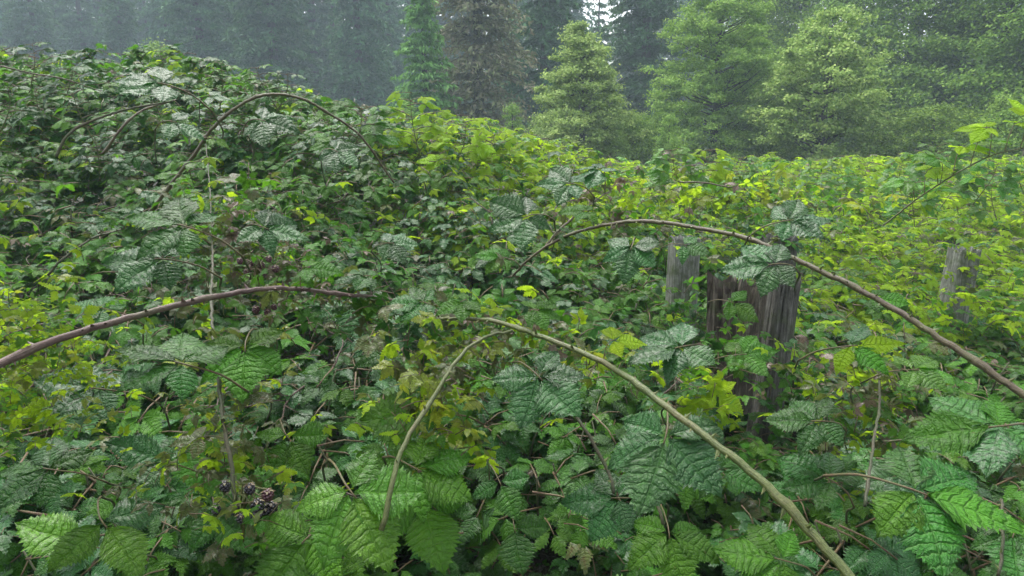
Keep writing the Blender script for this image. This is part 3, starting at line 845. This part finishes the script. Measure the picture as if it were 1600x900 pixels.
# ------------------------------------------------------------------ canes
def thorn_arrays(pts, rads, every, size, seed):
    r_ = random.Random(seed)
    V, F = [], []
    acc = 0.0
    for i in range(1, len(pts) - 1):
        acc += (pts[i] - pts[i - 1]).length
        if acc > every * r_.uniform(0.6, 1.4):
            acc = 0
            T = (pts[i + 1] - pts[i - 1]).normalized()
            q = Vector((r_.gauss(0, 1), r_.gauss(0, 1), r_.gauss(0, 1))); q = (q - T * q.dot(T)).normalized()
            sz = size * r_.uniform(0.6, 1.2)
            s2 = T.cross(q)
            b = len(V)
            c = pts[i] + q * rads[i] * 0.8
            V += [c + T * sz * .30, c + s2 * sz * .14, c - T * sz * .30, c - s2 * sz * .14, c + q * sz - T * sz * .35]
            F += [[b, b + 1, b + 4], [b + 1, b + 2, b + 4], [b + 2, b + 3, b + 4], [b + 3, b, b + 4]]
    return V, F

def make_leaf(parent, pos, n_, t_, span, kind, tone, seed, stalk_len=0.6, hero=True, stalk_to=None):
    """leaf (its stalk) with leaflets as sub-parts, or one compact mesh"""
    n_ = n_.normalized(); t_ = (t_ - n_ * t_.dot(n_)).normalized()
    x = t_.cross(n_)
    M = Matrix.Translation(pos) @ Matrix((x, t_, n_)).transposed().to_4x4() @ Matrix.Scale(span, 4)
    r_ = random.Random(seed)
    if not hero:
        key = (kind, tone, seed % 4)
        if key not in MIDS:
            MIDS[key] = compound_mesh("leaf", kind, seed % 4 + 77, 16, 3, MAT[tone], teeth=0.2)
        return link("leaf", MIDS[key], parent, M)
    if stalk_to is None:
        pts = [Vector((0, 0.08, 0)), Vector((0, -0.1, 0.0)), Vector((r_.uniform(-.1, .1), -stalk_len * .6, -0.08)), Vector((r_.uniform(-.15, .15), -stalk_len, -0.25))]
    else:
        q = M.inverted() @ stalk_to
        pts = [Vector((0, 0.08, 0)), Vector((0, -0.06, 0.0)), q * 0.5 + Vector((0, -0.06, 0.05)), q]
    P_ = spline(pts, 0.08)
    V, F = tube(P_, [0.007 + 0.005 * i / len(P_) for i in range(len(P_))], 6)
    lf = link("leaf", mesh_from("leaf", V, F, [MAT['petiole']]), parent, M)
    for q, LM in enumerate(leaflet_mats(kind, r_)):
        o = link("leaflet", HERO[r_.randrange(len(HERO))], lf, M @ LM)
        set_mat(o, MAT[tone if isinstance(tone, str) else tone[q % len(tone)]])
    return lf
MIDS = {}

def cane(label, pts, r0, r1, mat, seed, name="bramble_cane", thorns=0.016, tsize=0.012, leaves=(), group=None, node=True):
    P_ = spline([p if isinstance(p, Vector) else at(*p) for p in pts], 0.015, 0.0008, seed)
    r0 *= 0.62; r1 *= 0.62
    n = len(P_)
    for i in range(n):                                # slight kinks from node to node
        if 0 < i < n - 1: P_[i] = P_[i] + Vector((math.sin(i * 0.37 + seed), 0, math.cos(i * 0.29 + seed * 2))) * r0 * 0.35
    rads = [r0 + (r1 - r0) * i / (n - 1) for i in range(n)]
    if node:
        for i in range(12, n - 4, 17):                # swollen nodes
            rads[i] *= 1.28; rads[i - 1] *= 1.12; rads[i + 1] *= 1.12
    root = tag(link(name, None, None, Matrix.Translation(P_[0])), label, 'bramble cane', group)
    V, F = tube(P_, rads, 9, 0.05, seed)
    link("stem", mesh_from("stem", V, F, [mat], tube_uv(P_, 9)), root, Matrix())
    if thorns:
        V, F = thorn_arrays(P_, rads, thorns, tsize, seed)
        if V:
            tag(link("thorns", mesh_from("thorns", V, F, [MAT['cane_green'] if mat is not MAT['cane_purple'] else MAT['cane_purple']], smooth=False), root, Matrix()), None, None, None, 'stuff')
    for i, (f, span, kind, tone, lift, ang) in enumerate(leaves):
        j = min(n - 2, int(f * (n - 1)))
        p = P_[j]
        T = (P_[j + 1] - P_[j]).normalized()
        screen = RGT * math.cos(R(ang)) + UPV * math.sin(R(ang)) * 0.6
        hub = p + screen * span * 0.55 + Vector((0, 0, lift))
        make_leaf(root, hub, Vector((0, -0.35, 1)) + Vector((rnd.gauss(0, .15), rnd.gauss(0, .15), 0)), screen + Vector((0, -0.3, -0.1)), span, kind, tone,
                  seed * 20 + i, hero=span * FPX / max(0.5, (p - CAMP).length) > 45, stalk_to=p)
    return root, P_

# the two long canes whose tips meet above the middle
cane('thick purple-brown thorny cane sweeping in from the left edge', [(-160, 640, 0.85), (0, 570, 1.0), (90, 532, 1.05), (200, 496, 1.12), (320, 466, 1.2), (440, 452, 1.3), (560, 461, 1.45), (640, 478, 1.55), (700, 492, 1.65)],
     0.0112, 0.0045, MAT['cane_purple'], 1,
     leaves=[(.62, .10, 3, 'green', .01, 80), (.78, .11, 5, 'deep', .01, 100), (.9, .12, 5, 'green', 0, 60)])
cane('long green-brown cane arching from centre to the bottom right', [(1420, 1010, 0.72), (1325, 895, 0.80), (1200, 760, 0.88), (1110, 685, 0.95), (1010, 612, 1.05), (920, 556, 1.14), (850, 525, 1.2), (780, 506, 1.3), (720, 497, 1.4), (660, 497, 1.5)],
     0.0100, 0.0052, MAT['cane_green'], 2,
     leaves=[(.52, .08, 3, 'lime', .01, 70), (.7, .09, 5, 'green', .01, 60), (.85, .11, 5, 'green', 0, 100), (.95, .12, 5, 'deep', 0, 120)])
cane('brown cane arching over the thick broken post to the right edge', [(1690, 680, 1.15), (1600, 615, 1.22), (1500, 548, 1.3), (1400, 486, 1.4), (1300, 431, 1.5), (1200, 386, 1.62), (1110, 358, 1.72), (1020, 347, 1.8), (950, 351, 1.9), (890, 366, 2.0), (840, 396, 2.05), (795, 434, 2.15)],
     0.0105, 0.0060, MAT['cane_brown'], 3,
     leaves=[(.3, .10, 3, 'green', .0, -40), (.78, .12, 5, 'green', .01, 110), (.88, .12, 3, 'deep', 0, 60), (.96, .14, 5, 'green', 0, 140)])
cane('short forked brown branch rising left of the arching brown cane', [(850, 388, 2.04), (880, 352, 2.06), (915, 325, 2.1), (950, 300, 2.2)], 0.0065, 0.003, MAT['cane_brown'], 4,
     leaves=[(0.98, 0.18, 5, 'silver', 0.02, 100)])
cane('tall brown-green arch of cane on the upper left', [(235, 330, 2.9), (268, 288, 2.8), (330, 205, 2.7), (375, 162, 2.68), (420, 148, 2.7), (475, 156, 2.75), (540, 193, 2.85), (585, 240, 2.95), (615, 285, 3.05)],
     0.0125, 0.0065, MAT['cane_brown'], 5, thorns=0.05, tsize=0.010)
cane('low mossy cane bending left of the tall arch', [(88, 245, 3.1), (105, 212, 3.1), (140, 190, 3.12), (205, 170, 3.15), (270, 157, 3.2)], 0.011, 0.006, MAT['cane_moss'], 6, thorns=0.06, tsize=0.01)
cane('dark bent cane under the silvery leaves at upper left', [(160, 240, 3.2), (190, 200, 3.2), (225, 172, 3.25), (275, 156, 3.3)], 0.010, 0.006, MAT['cane_brown'], 7, thorns=0.06, tsize=0.01)
cane('thin cane along the left ridge line', [(-40, 95, 4.0), (40, 112, 4.0), (100, 124, 4.1), (160, 142, 4.2)], 0.009, 0.004, MAT['cane_brown'], 8, thorns=0,
     leaves=[(0.1, .16, 5, 'deep', .06, 80), (0.3, .15, 5, 'silver', .07, 60), (0.45, .15, 3, 'deep', .05, 100), (0.6, .16, 5, 'silver', .07, 50), (0.8, .14, 5, 'deep', .05, 70), (0.97, .14, 3, 'green', .03, 10)])
cane('yellow-green cane bending down to the bottom leaves at centre', [(596, 830, 1.02), (615, 755, 1.05), (635, 690, 1.1), (672, 625, 1.16), (715, 562, 1.22), (755, 530, 1.28), (800, 516, 1.36)],
     0.0068, 0.0045, MAT['cane_green'], 9, thorns=0.05)
cane('upright mossy cane crossing behind the purple cane', [(322, 225, 2.5), (328, 300, 2.2), (332, 400, 1.75), (330, 480, 1.5), (338, 560, 1.36), (348, 650, 1.26), (360, 720, 1.2), (368, 790, 1.16)],
     0.0022, 0.0062, MAT['cane_moss'], 10, thorns=0.015, tsize=0.008,
     leaves=[(.05, .1, 3, 'green', .02, 60), (.15, .1, 3, 'bright', .02, 150), (.22, .11, 5, 'olive', .02, 20), (.3, .1, 3, 'bright', .02, 160), (.36, .1, 3, 'dead', 0, 20), (.42, .1, 3, 'olive', 0, 170), (.46, .09, 3, 'dead', 0, 0), (.5, .1, 3, 'olive', 0, 150), (.83, .09, 3, 'yellow', 0, 160), (.88, .09, 3, 'olive', 0, 20), (.93, .08, 3, 'olive', 0, 170)])
cane('thin reddish stem below the five-fingered leaf at centre', [(895, 640, 1.32), (920, 680, 1.28), (948, 735, 1.25), (960, 770, 1.22)], 0.0052, 0.005, MAT['cane_moss'], 11, thorns=0.03)
cane('short stem holding the leaf at lower centre right', [(1012, 735, 1.16), (1022, 770, 1.14), (1035, 820, 1.1)], 0.005, 0.0045, MAT['cane_brown'], 12)
cane('slender yellowish cane leaning into the upper right corner', [(1380, 352, 4.2), (1440, 306, 4.0), (1510, 262, 3.85), (1570, 237, 3.75), (1640, 225, 3.7)], 0.008, 0.005, MAT['cane_green'], 13, thorns=0.08, tsize=0.008,
     leaves=[(0.25, .2, 5, 'bright', .05, 120), (0.32, .22, 5, 'lime', .07, 80), (0.42, .22, 5, 'bright', .07, 100), (0.5, .24, 5, 'lime', .08, 70), (0.6, .22, 5, 'bright', .09, 60), (0.7, .24, 5, 'lime', .08, 100), (0.78, .22, 5, 'lime', .09, 60), (0.86, .24, 5, 'lime', .10, 80), (0.95, .22, 5, 'lime', .10, 40)])
cane('thin brown twig lying on the lime brambles at upper centre right', [(1062, 284, 5.0), (1100, 286, 5.0), (1165, 296, 5.0)], 0.011, 0.007, MAT['cane_brown'], 14, thorns=0)
cane('short mossy twig poking out of the left slope', [(75, 430, 2.2), (105, 400, 2.2), (150, 370, 2.25), (190, 358, 2.3)], 0.006, 0.004, MAT['cane_moss'], 15)
cane('thin straw-coloured stem at the lower right corner', [(1565, 780, 1.4), (1568, 830, 1.35), (1560, 900, 1.3)], 0.0045, 0.005, MAT['cane_moss'], 16)
cane('mossy upright stem among the feathery leaves at lower right', [(1375, 590, 1.9), (1372, 650, 1.75), (1360, 720, 1.6), (1352, 790, 1.5)], 0.005, 0.006, MAT['cane_moss'], 17, thorns=0.03)
cane('horizontal brown twig under the large leaf at right', [(1380, 690, 1.6), (1440, 685, 1.55), (1500, 680, 1.5)], 0.003, 0.004, MAT['cane_brown'], 18)

# upright lime shoots on the ridge
def shoot_up(px, py, d, label, n=7, tone='lime', hgt=0.45, lean=0.1, seed=0, span=0.22, group=None):
    r_ = random.Random(seed)
    tip = at(px, py - 14, d); n += 3
    base = tip + Vector((-lean, 0.05, -hgt))
    P_ = [base, base * 0.5 + tip * 0.5 + Vector((lean * 0.3, 0, 0.02)), tip]
    lv = [(0.2 + 0.8 * i / (n - 1), span * (1.15 - 0.5 * i / n), 3 if i % 3 else 5, tone, 0.0, (35 if i % 2 else 145) + r_.uniform(-15, 15)) for i in range(n)]
    cane(label, P_, 0.006, 0.0025, MAT['cane_green'], 100 + seed, thorns=0, leaves=lv, name="bramble_shoot", node=False, group=group)
shoot_up(640, 160, 4.6, 'upright lime shoot, the tallest on the middle ridge', 8, 'lime', 0.42, -0.05, 1)
shoot_up(728, 205, 4.9, 'lime shoot on the ridge below the brownish fir', 7, 'lime', 0.35, 0.1, 2)
shoot_up(675, 190, 5.2, 'lime shoot leaning right beside the tallest ridge shoot', 7, 'lime', 0.35, 0.14, 3)
shoot_up(770, 222, 5.2, 'small lime shoot on the ridge left of the pale sapling', 6, 'lime', 0.3, -0.1, 4)
shoot_up(565, 180, 4.0, 'dark green shoot on the ridge right of the tall arch', 6, 'green', 0.3, 0.1, 5)
shoot_up(1052, 250, 5.2, 'bright shoot on the ridge below the birch', 7, 'bright', 0.3, -0.1, 6)
shoot_up(1110, 252, 5.4, 'lime shoot on the ridge right under the birch', 7, 'lime', 0.3, 0.14, 7)
shoot_up(1160, 262, 5.6, 'bright trailing shoot between birch and olive tree', 7, 'bright', 0.3, 0.2, 8)
shoot_up(1470, 240, 5.0, 'green shoot beside the slender cane at upper right', 7, 'bright', 0.3, -0.05, 9)
shoot_up(1560, 268, 4.8, 'green shoot at the right edge of the ridge', 6, 'green', 0.3, 0.1, 10)
shoot_up(400, 118, 4.0, 'yellow-green shoot above the tall arch of cane', 7, 'bright', 0.25, -0.1, 11, 0.14)
shoot_up(450, 128, 4.0, 'dark leafy shoot touching the tall arch top', 6, 'deep', 0.25, 0.12, 12, 0.14)
shoot_up(345, 112, 3.9, 'lime shoot behind the silvery leaves at upper left', 6, 'bright', 0.25, 0.05, 13, 0.13)
shoot_up(50, 82, 4.4, 'dark shoot at the top of the left ridge', 7, 'deep', 0.3, 0.1, 14, 0.15)
shoot_up(110, 100, 4.3, 'bluish dark shoot on the left ridge line', 7, 'silver', 0.3, 0.12, 15, 0.15)
shoot_up(250, 92, 4.5, 'yellowish shoot standing against the misty firs', 7, 'lime', 0.3, 0.05, 16, 0.14)

for i in range(16):
    px = 1120 + i * 31 + rnd.uniform(-12, 12)
    d = rnd.uniform(5.2, 8.0)
    shoot_up(px, rnd.uniform(262, 296), d, ('lime', 'bright green', 'light green', 'mid green')[i % 4] + ' leafy shoot standing up out of the yellow-green thicket at right', 6, ('lime', 'bright', 'bright', 'green')[i % 4], 0.4, rnd.uniform(-.2, .2), 40 + i, 0.22, 'shoots standing out of the lime thicket')
for i in range(14):
    px = 20 + i * 44 + rnd.uniform(-15, 15)
    shoot_up(px, 150 + 0.10 * px + rnd.uniform(-20, 60), rnd.uniform(4.0, 4.8), ('dark green', 'mid green', 'bright green', 'bluish')[i % 4] + ' leafy shoot standing up out of the left slope under the ridge', 5, ('deep', 'green', 'bright', 'silver')[i % 4], 0.3, rnd.uniform(-.2, .2), 70 + i, 0.17, 'shoots standing out of the left slope')

# ------------------------------------------------------------------ large leaves in view, each on its own shoot
HEROES = [
 # px, py, span px, screen angle of the middle leaflet, tilt to viewer 0..1, kind, tone, label
 (70, 850, 150, 178, .55, 1, 'bright', 'broad rounded bright green leaf at the bottom left corner'),
 (172, 835, 210, -60, .5, 3, ('bright', 'green', 'silver'), 'big leaf half bright and half bluish right of the bottom left corner leaf'),
 (560, 790, 250, -62, .55, 5, 'bright', 'largest bright green leaf at the bottom, left of the yellow-green cane'),
 (470, 860, 230, -120, .45, 3, 'green', 'green leaf under the largest bright leaf at bottom centre'),
 (665, 800, 190, -75, .55, 3, ('bright', 'green', 'green'), 'bright leaf directly right of the yellow-green cane foot'),
 (455, 695, 150, -65, .5, 4, 'green', 'three-fingered leaf just above the ripe blackberries'),
 (250, 715, 165, 160, .4, 3, 'silver', 'glossy leaf shining white at lower left, right of the moss'),
 (300, 740, 110, -80, .5, 1, 'green', 'single leaflet hanging beside the upright mossy cane'),
 (620, 645, 170, 178, .4, 1, 'green', 'long leaf pointing left beside the yellow leaf'),
 (665, 745, 200, -40, .45, 5, 'green', 'wide serrated leaf crossed by the yellow-green cane'),
 (850, 605, 190, -62, .45, 5, 'silver', 'five-fingered glossy leaf at centre with one leaflet pointing down'),
 (1038, 705, 235, -95, .55, 5, 'silver', 'big five-fingered glossy leaf under the long green-brown cane'),
 (948, 775, 165, 170, .5, 5, 'silver', 'dark glossy leaf pointing left at lower centre'),
 (1045, 850, 175, -90, .5, 5, 'green', 'spread leaf at the bottom beneath the big five-fingered leaf'),
 (1205, 865, 190, 150, .45, 5, 'green', 'leaf at the bottom touching the long cane near its foot'),
 (805, 838, 120, -85, .6, 2, 'deep', 'dark small leaf in the shade at bottom centre'),
 (385, 560, 175, -85, .5, 5, 'green', 'drooping leaf in front of the upright mossy cane'),
 (262, 562, 215, 165, .3, 5, 'deep', 'flat dark leaf below the purple cane left of the mossy cane'),
 (135, 612, 175, -165, .35, 5, 'silver', 'leaf shining white beside the yellow patch at left'),
 (545, 478, 120, -80, .4, 3, 'silver', 'small glossy leaf hanging under the purple cane tip'),
 (235, 408, 180, -170, .3, 5, 'silver', 'glossy leaf above the purple cane at left'),
 (270, 352, 185, 175, .3, 5, 'deep', 'upper of two stacked dark leaves left of the mossy cane'),
 (425, 360, 130, -20, .3, 5, 'silver', 'bluish leaf right of the mossy cane top'),
 (812, 345, 135, -150, .45, 5, 'silver', 'star-shaped bluish glossy leaf left of the forked branch'),
 (985, 398, 125, -100, .4, 5, 'silver', 'drooping bluish leaf left of the pale post'),
 (1075, 388, 85, -40, .3, 3, 'deep', 'small leaf lying across the pale post top'),
 (1195, 410, 145, 170, .3, 5, 'silver', 'flat bluish leaf resting on the thick broken post'),
 (1245, 347, 130, -10, .3, 5, 'silver', 'bluish leaf above the cane where it passes the posts'),
 (1048, 548, 170, -160, .3, 5, 'silver', 'wide wet leaf left of the thick post foot'),
 (1172, 555, 125, -5, .35, 5, 'green', 'leaf crossing the lower face of the thick post'),
 (1150, 478, 85, -40, .4, 3, 'green', 'small leaf hanging on the brown face of the thick post'),
 (1125, 622, 95, -50, .55, 3, 'lime', 'bright lime leaf glowing above the long cane'),
 (1262, 652, 165, 160, .35, 5, 'deep', 'flat leaf right of the grey post foot'),
 (1345, 545, 160, -15, .3, 4, ('lime', 'green', 'silver'), 'half lime leaf in the right hollow behind the posts'),
 (1440, 582, 125, -20, .3, 5, 'bright', 'light green leaf below the brown cane at right'),
 (1535, 665, 250, 178, .35, 5, ('green', 'deep', 'silver'), 'large spread leaf at the right edge'),
 (1450, 790, 280, -50, .4, 5, ('green', 'deep', 'deep'), 'very large leaf at the lower right corner'),
 (1290, 735, 170, 120, .3, 5, 'deep', 'rough dark leaf right of the long cane'),
 (240, 130, 150, 175, .3, 5, 'silver', 'silvery leaf on top of the left mound'),
 (280, 190, 105, 0, .35, 3, 'silver', 'silvery leaf below the topmost silvery one'),
 (335, 150, 65, 0, .3, 3, 'silver', 'tiny silvery leaf beside the topmost silvery one'),
 (420, 192, 120, -20, .35, 5, 'silver', 'bluish leaf inside the tall arch of cane'),
 (532, 240, 95, -30, .35, 5, 'silver', 'small bluish leaf under the tall arch, right side'),
 (60, 730, 170, 170, .35, 5, 'deep', 'dark leaf at the left edge above the corner leaf'),
 (345, 815, 150, -70, .45, 5, 'deep', 'dull leaf left of the ripe blackberries'),
 (785, 765, 120, -70, .5, 3, 'deep', 'dull dark green leaf at lower centre beside the dark gap'),
 (1130, 745, 130, -60, .4, 3, 'deep', 'dark leaf just below the long cane at right of centre'),
 (655, 600, 100, -100, .5, 3, 'yellow', 'yellow leaf touching the yellow-green cane'),
 (690, 690, 90, -90, .4, 3, 'yellow', 'yellowed leaf behind the yellow-green cane'),
 (880, 285, 110, 170, .3, 5, 'silver', 'bluish leaf above the forked branch'),
 (1580, 850, 170, -100, .4, 5, 'deep', 'dark leaf in the bottom right corner'),
 (720, 545, 110, 160, .3, 5, 'green', 'small leaf where the two long canes meet'),
 (150, 480, 120, 170, .3, 5, 'deep', 'small dark leaf above the purple cane near the left edge'),
 (600, 555, 120, -150, .35, 5, 'deep', 'dark leaf below the middle of the purple cane'),
 (620, 380, 95, 0, .3, 5, 'silver', 'small bluish leaf in the middle of the slope'),
 (1390, 745, 130, -170, .35, 5, 'silver', 'pale wet leaf beside the mossy stem at lower right'),
]
def hero_shoot(px, py, spx, ang, tilt, kind, tone, label, seed):
    r_ = random.Random(seed)
    real = 0.155 + 0.00035 * spx * (1 if py > 450 else 0.4)
    d = min(real * FPX / spx, 3.6)
    real = d * spx / FPX * 0.82
    if py < 480: tilt = min(0.6, tilt + 0.08)
    pos = at(px, py, d)
    tc = (CAMP - pos).normalized()
    n_ = (Vector((0, 0, 1)) * (1 - tilt) + tc * tilt + Vector((r_.gauss(0, .07), 0, 0))).normalized()
    s_ = RGT * math.cos(R(ang)) + UPV * math.sin(R(ang))
    pos = pos - s_ * real * (0.5 if kind == 1 else 0.13)
    # stem arches up out of the thicket behind the leaf
    back = -(s_ - n_ * s_.dot(n_)).normalized()
    node = pos + back * real * 0.45 + Vector((0, 0.06, -0.05)) * (real / 0.2)
    e = (node - CAMP).normalized(); q_ = node.copy(); run = 0
    while run < 3.0 and q_.z > H1(q_.x, q_.y) - 0.12:
        q_ = q_ + e * 0.05 + Vector((0, 0, -0.0015)); run += 0.05
    base = q_ + Vector((r_.uniform(-.05, .05), 0.02, -0.12))
    root = tag(link("bramble_shoot", None, None, Matrix.Translation(base)), label, 'bramble shoot', 'bramble shoots with large wet leaves')
    mid = (base + node) * 0.5 + Vector((r_.uniform(-.03, .03), 0.04, 0.02))
    P_ = spline([base, mid, node], 0.04)
    V, F = tube(P_, [0.0036 - 0.0014 * i / len(P_) for i in range(len(P_))], 6)
    link("stem", mesh_from("stem", V, F, [MAT['cane_moss']]), root, Matrix())
    make_leaf(root, pos, n_, s_, real, kind, tone, seed, stalk_to=node)
for i, h_ in enumerate(HEROES):
    hero_shoot(*h_, 900 + i)

# ------------------------------------------------------------------ smaller shoots that can still be told apart, copied from a few
ADJ = {'deep': 'dark green', 'silver': 'bluish glossy', 'green': 'mid green', 'bright': 'bright green', 'lime': 'lime green'}
ZONES = [ # x0,x1,y0,y1, count, min depth, tones, label
 (20, 330, 230, 460, 26, 2.2, ('deep', 'silver', 'green'), 'small dark shoot on the left slope, above the purple cane'),
 (340, 640, 230, 440, 26, 2.2, ('deep', 'silver', 'green', 'bright'), 'small shoot on the middle slope inside and below the tall arch'),
 (640, 800, 260, 470, 20, 2.2, ('green', 'bright', 'silver'), 'small shoot between the middle slope and the forked branch'),
 (800, 1040, 400, 540, 18, 1.9, ('silver', 'green', 'bright'), 'small shoot left of the posts, under the brown cane'),
 (1240, 1460, 400, 600, 20, 2.0, ('green', 'bright', 'lime'), 'small shoot in the hollow right of the thick post'),
 (1420, 1600, 560, 640, 8, 2.0, ('green', 'bright'), 'small shoot below the brown cane at the right edge'),
 (1240, 1600, 640, 900, 24, 1.35, ('deep', 'green', 'silver'), 'small shoot between the large leaves at lower right'),
 (0, 330, 560, 900, 26, 1.35, ('deep', 'green', 'silver'), 'small shoot between the large leaves at lower left'),
 (400, 720, 490, 720, 22, 1.45, ('deep', 'green', 'silver'), 'small dark shoot between the purple cane and yellow-green cane'),
 (720, 1130, 530, 760, 22, 1.45, ('deep', 'deep', 'green', 'silver'), 'small dark shoot below the long green-brown cane'),
 (850, 1300, 290, 340, 14, 3.4, ('lime', 'bright'), 'small lime shoot on the ridge behind the posts'),
]
def surface_depth(px, py, dmin):
    d = dmin
    while d < 14:
        p = at(px, py, d)
        if p.z < H1(p.x, p.y) + 0.02:
            break
        d += 0.06
    return d
n_mid = 0
for zi, (x0, x1, y0, y1, cnt, dmin, tones, lab) in enumerate(ZONES):
    proto_stem = None
    nx = max(1, round(math.sqrt(cnt * (x1 - x0) / (y1 - y0)))); ny = max(1, math.ceil(cnt / nx))
    k = 0
    for a in range(nx):
        for b in range(ny):
            if k >= cnt: continue
            k += 1
            px = x0 + (a + rnd.uniform(.1, .9)) / nx * (x1 - x0); py = y0 + (b + rnd.uniform(.1, .9)) / ny * (y1 - y0)
            if 1085 < px < 1262 and 360 < py < 690: continue
            d = surface_depth(px, py, dmin)
            p = at(px, py, d)
            base = p + Vector((0, 0.08, -0.22))
            yaw = rnd.uniform(0, 6.28); s = rnd.uniform(0.8, 1.15)
            Mr = Matrix.Translation(base) @ Matrix.Rotation(yaw, 4, 'Z')
            tone = rnd.choice(tones)
            root = tag(link("bramble_shoot", None, None, Mr), lab.replace('small dark', 'small').replace('small lime', 'small').replace('small', 'small ' + ADJ[tone]), 'bramble shoot', lab.replace('small ', '').replace('shoot', 'shoots'))
            if proto_stem is None:
                V, F = tube([(0, 0, 0), (0.01, 0.02, 0.12), (0.03, 0.06, 0.22)], [0.004, 0.0035, 0.0025], 5)
                proto_stem = mesh_from("stem", V, F, [MAT['cane_moss']])
            link("stem", proto_stem, root)
            for q in range(3):
                az = q * 2.2 + rnd.uniform(-.5, .5)
                dirl = Vector((math.cos(az), math.sin(az), 0)); dirw = Matrix.Rotation(yaw, 3, 'Z') @ dirl
                span = rnd.uniform(0.105, 0.15) * s * ((1.65 if y0 > 480 else 1.3) if d < 3.5 else 1.55)
                hub = Mr @ (Vector((0.02, 0.045, 0.10 + 0.05 * q)) + dirl * span * 0.5)
                up = Vector((0, -0.3, 1)) + dirw * 0.35 + Vector((rnd.gauss(0, .15), rnd.gauss(0, .15), 0))
                make_leaf(root, hub, up, dirw + Vector((0, 0, -0.15)), span, 5 if q else 3, tone, rnd.randrange(999), hero=False)
            n_mid += 1
print("mid shoots:", n_mid)

# ------------------------------------------------------------------ blackberries
def berry_mesh(seed):
    r_ = random.Random(seed)
    V, F = [], []
    import bmesh
    bm = bmesh.new()
    N = 34
    for i in range(N):
        z = 1 - 2 * (i + 0.5) / N
        a = i * 2.39996
        rr = math.sqrt(1 - z * z)
        M = Matrix.Translation((rr * math.cos(a) * 0.72, rr * math.sin(a) * 0.72, z * 0.85)) @ Matrix.Scale(0.33 * r_.uniform(0.85, 1.1), 4)
        bmesh.ops.create_icosphere(bm, subdivisions=1, radius=1, matrix=M)
    bmesh.ops.create_icosphere(bm, subdivisions=1, radius=0.7)
    me = bpy.data.meshes.new("berry"); bm.to_mesh(me); bm.free()
    me.polygons.foreach_set("use_smooth", [True] * len(me.polygons))
    return me
BM_ = berry_mesh(1)
def berries(label, cx, cy, d, spots, seed):
    r_ = random.Random(seed)
    hub = at(cx, cy, d)
    root = tag(link("berry_truss", None, None, Matrix.Translation(hub)), label, 'berries')
    V, F = tube([hub + Vector((0, .02, .0)), hub + Vector((0.004, 0.01, -0.03)), hub + Vector((0, 0, -0.09))], [0.003, 0.003, 0.002], 6)
    link("stem", mesh_from("stem", V, F, [MAT['cane_green']]), root, Matrix())
    for (px, py, rpx, red) in spots:
        p = at(px, py, d + r_.uniform(-0.02, 0.02))
        rad = rpx * d / FPX
        c = p + Vector((0, 0, rad * 0.9))
        V, F = tube([hub.lerp(Vector((hub.x, hub.y, hub.z - 0.07)), r_.random()), (hub + c) * 0.5 + Vector((0, 0, 0.01)), c], [0.0016, 0.0014, 0.0014], 5)
        link("stalk", mesh_from("stalk", V, F, [MAT['cane_green']]), root, Matrix())
        # small star of sepals over the berry
        SV, SF = [], []
        for q in range(5):
            a = q * 1.2566
            dv = Vector((math.cos(a), math.sin(a), 0)); sv = Vector((-math.sin(a), math.cos(a), 0))
            b = len(SV)
            SV += [c, c + dv * rad * .6 + sv * rad * .25, c + dv * rad * 1.2 + Vector((0, 0, -rad * .2)), c + dv * rad * .6 - sv * rad * .25]
            SF += [[b, b + 1, b + 2, b + 3]]
        link("sepals", mesh_from("sepals", SV, SF, [MAT['petiole']]), root, Matrix())
        o = link("berry", BM_, root, Matrix.Translation(p) @ Matrix.Rotation(r_.uniform(0, 3), 4, 'Z') @ Matrix.Rotation(r_.uniform(-.5, .5), 4, 'X') @ Matrix.Scale(rad, 4))
        set_mat(o, MAT['berry_red'] if red else MAT['berry'])
berries('bunch of ripe blackberries at the foot of the upright mossy cane', 372, 770, 1.13,
        [(402, 790, 11, 0), (418, 774, 10, 1), (400, 808, 10, 0), (416, 800, 10, 0), (366, 797, 9, 0), (378, 810, 9, 0), (338, 796, 8, 0), (352, 760, 9, 0), (390, 764, 9, 0), (424, 793, 10, 0)], 1)
berries('small reddish unripe berries just above the purple cane', 400, 400, 1.8,
        [(392, 412, 6, 1), (408, 415, 6, 1), (420, 405, 5, 1), (385, 425, 5, 1), (430, 420, 6, 1), (375, 408, 5, 1), (412, 428, 5, 1)], 2)
berries('small reddish berries hanging below the purple cane', 415, 470, 1.5,
        [(400, 484, 6, 1), (418, 488, 6, 1), (410, 476, 5, 1), (428, 480, 5, 1)], 3)

# ------------------------------------------------------------------ damp air
def haze_box():
    x, y0, y1, z0, z1 = 150, -12, 150, -1.4, 42
    V = [(a, b, c) for c in (z0, z1) for b in (y0, y1) for a in (-x, x)]
    F = [[0, 2, 3, 1], [4, 5, 7, 6], [0, 1, 5, 4], [2, 6, 7, 3], [0, 4, 6, 2], [1, 3, 7, 5]]
    k = NT("damp_air")
    v = k.n("VolumePrincipled", {"Color": (0.72, 0.88, 1.0, 1), "Density": 0.0023, "Anisotropy": 0.0})
    k.t.links.new(v.outputs[0], k.out.inputs["Volume"])
    tag(link("haze", mesh_from("haze", V, F, [k.m], smooth=False)), 'thin grey-blue mist hanging before the far trees', None, None, 'stuff')
haze_box()
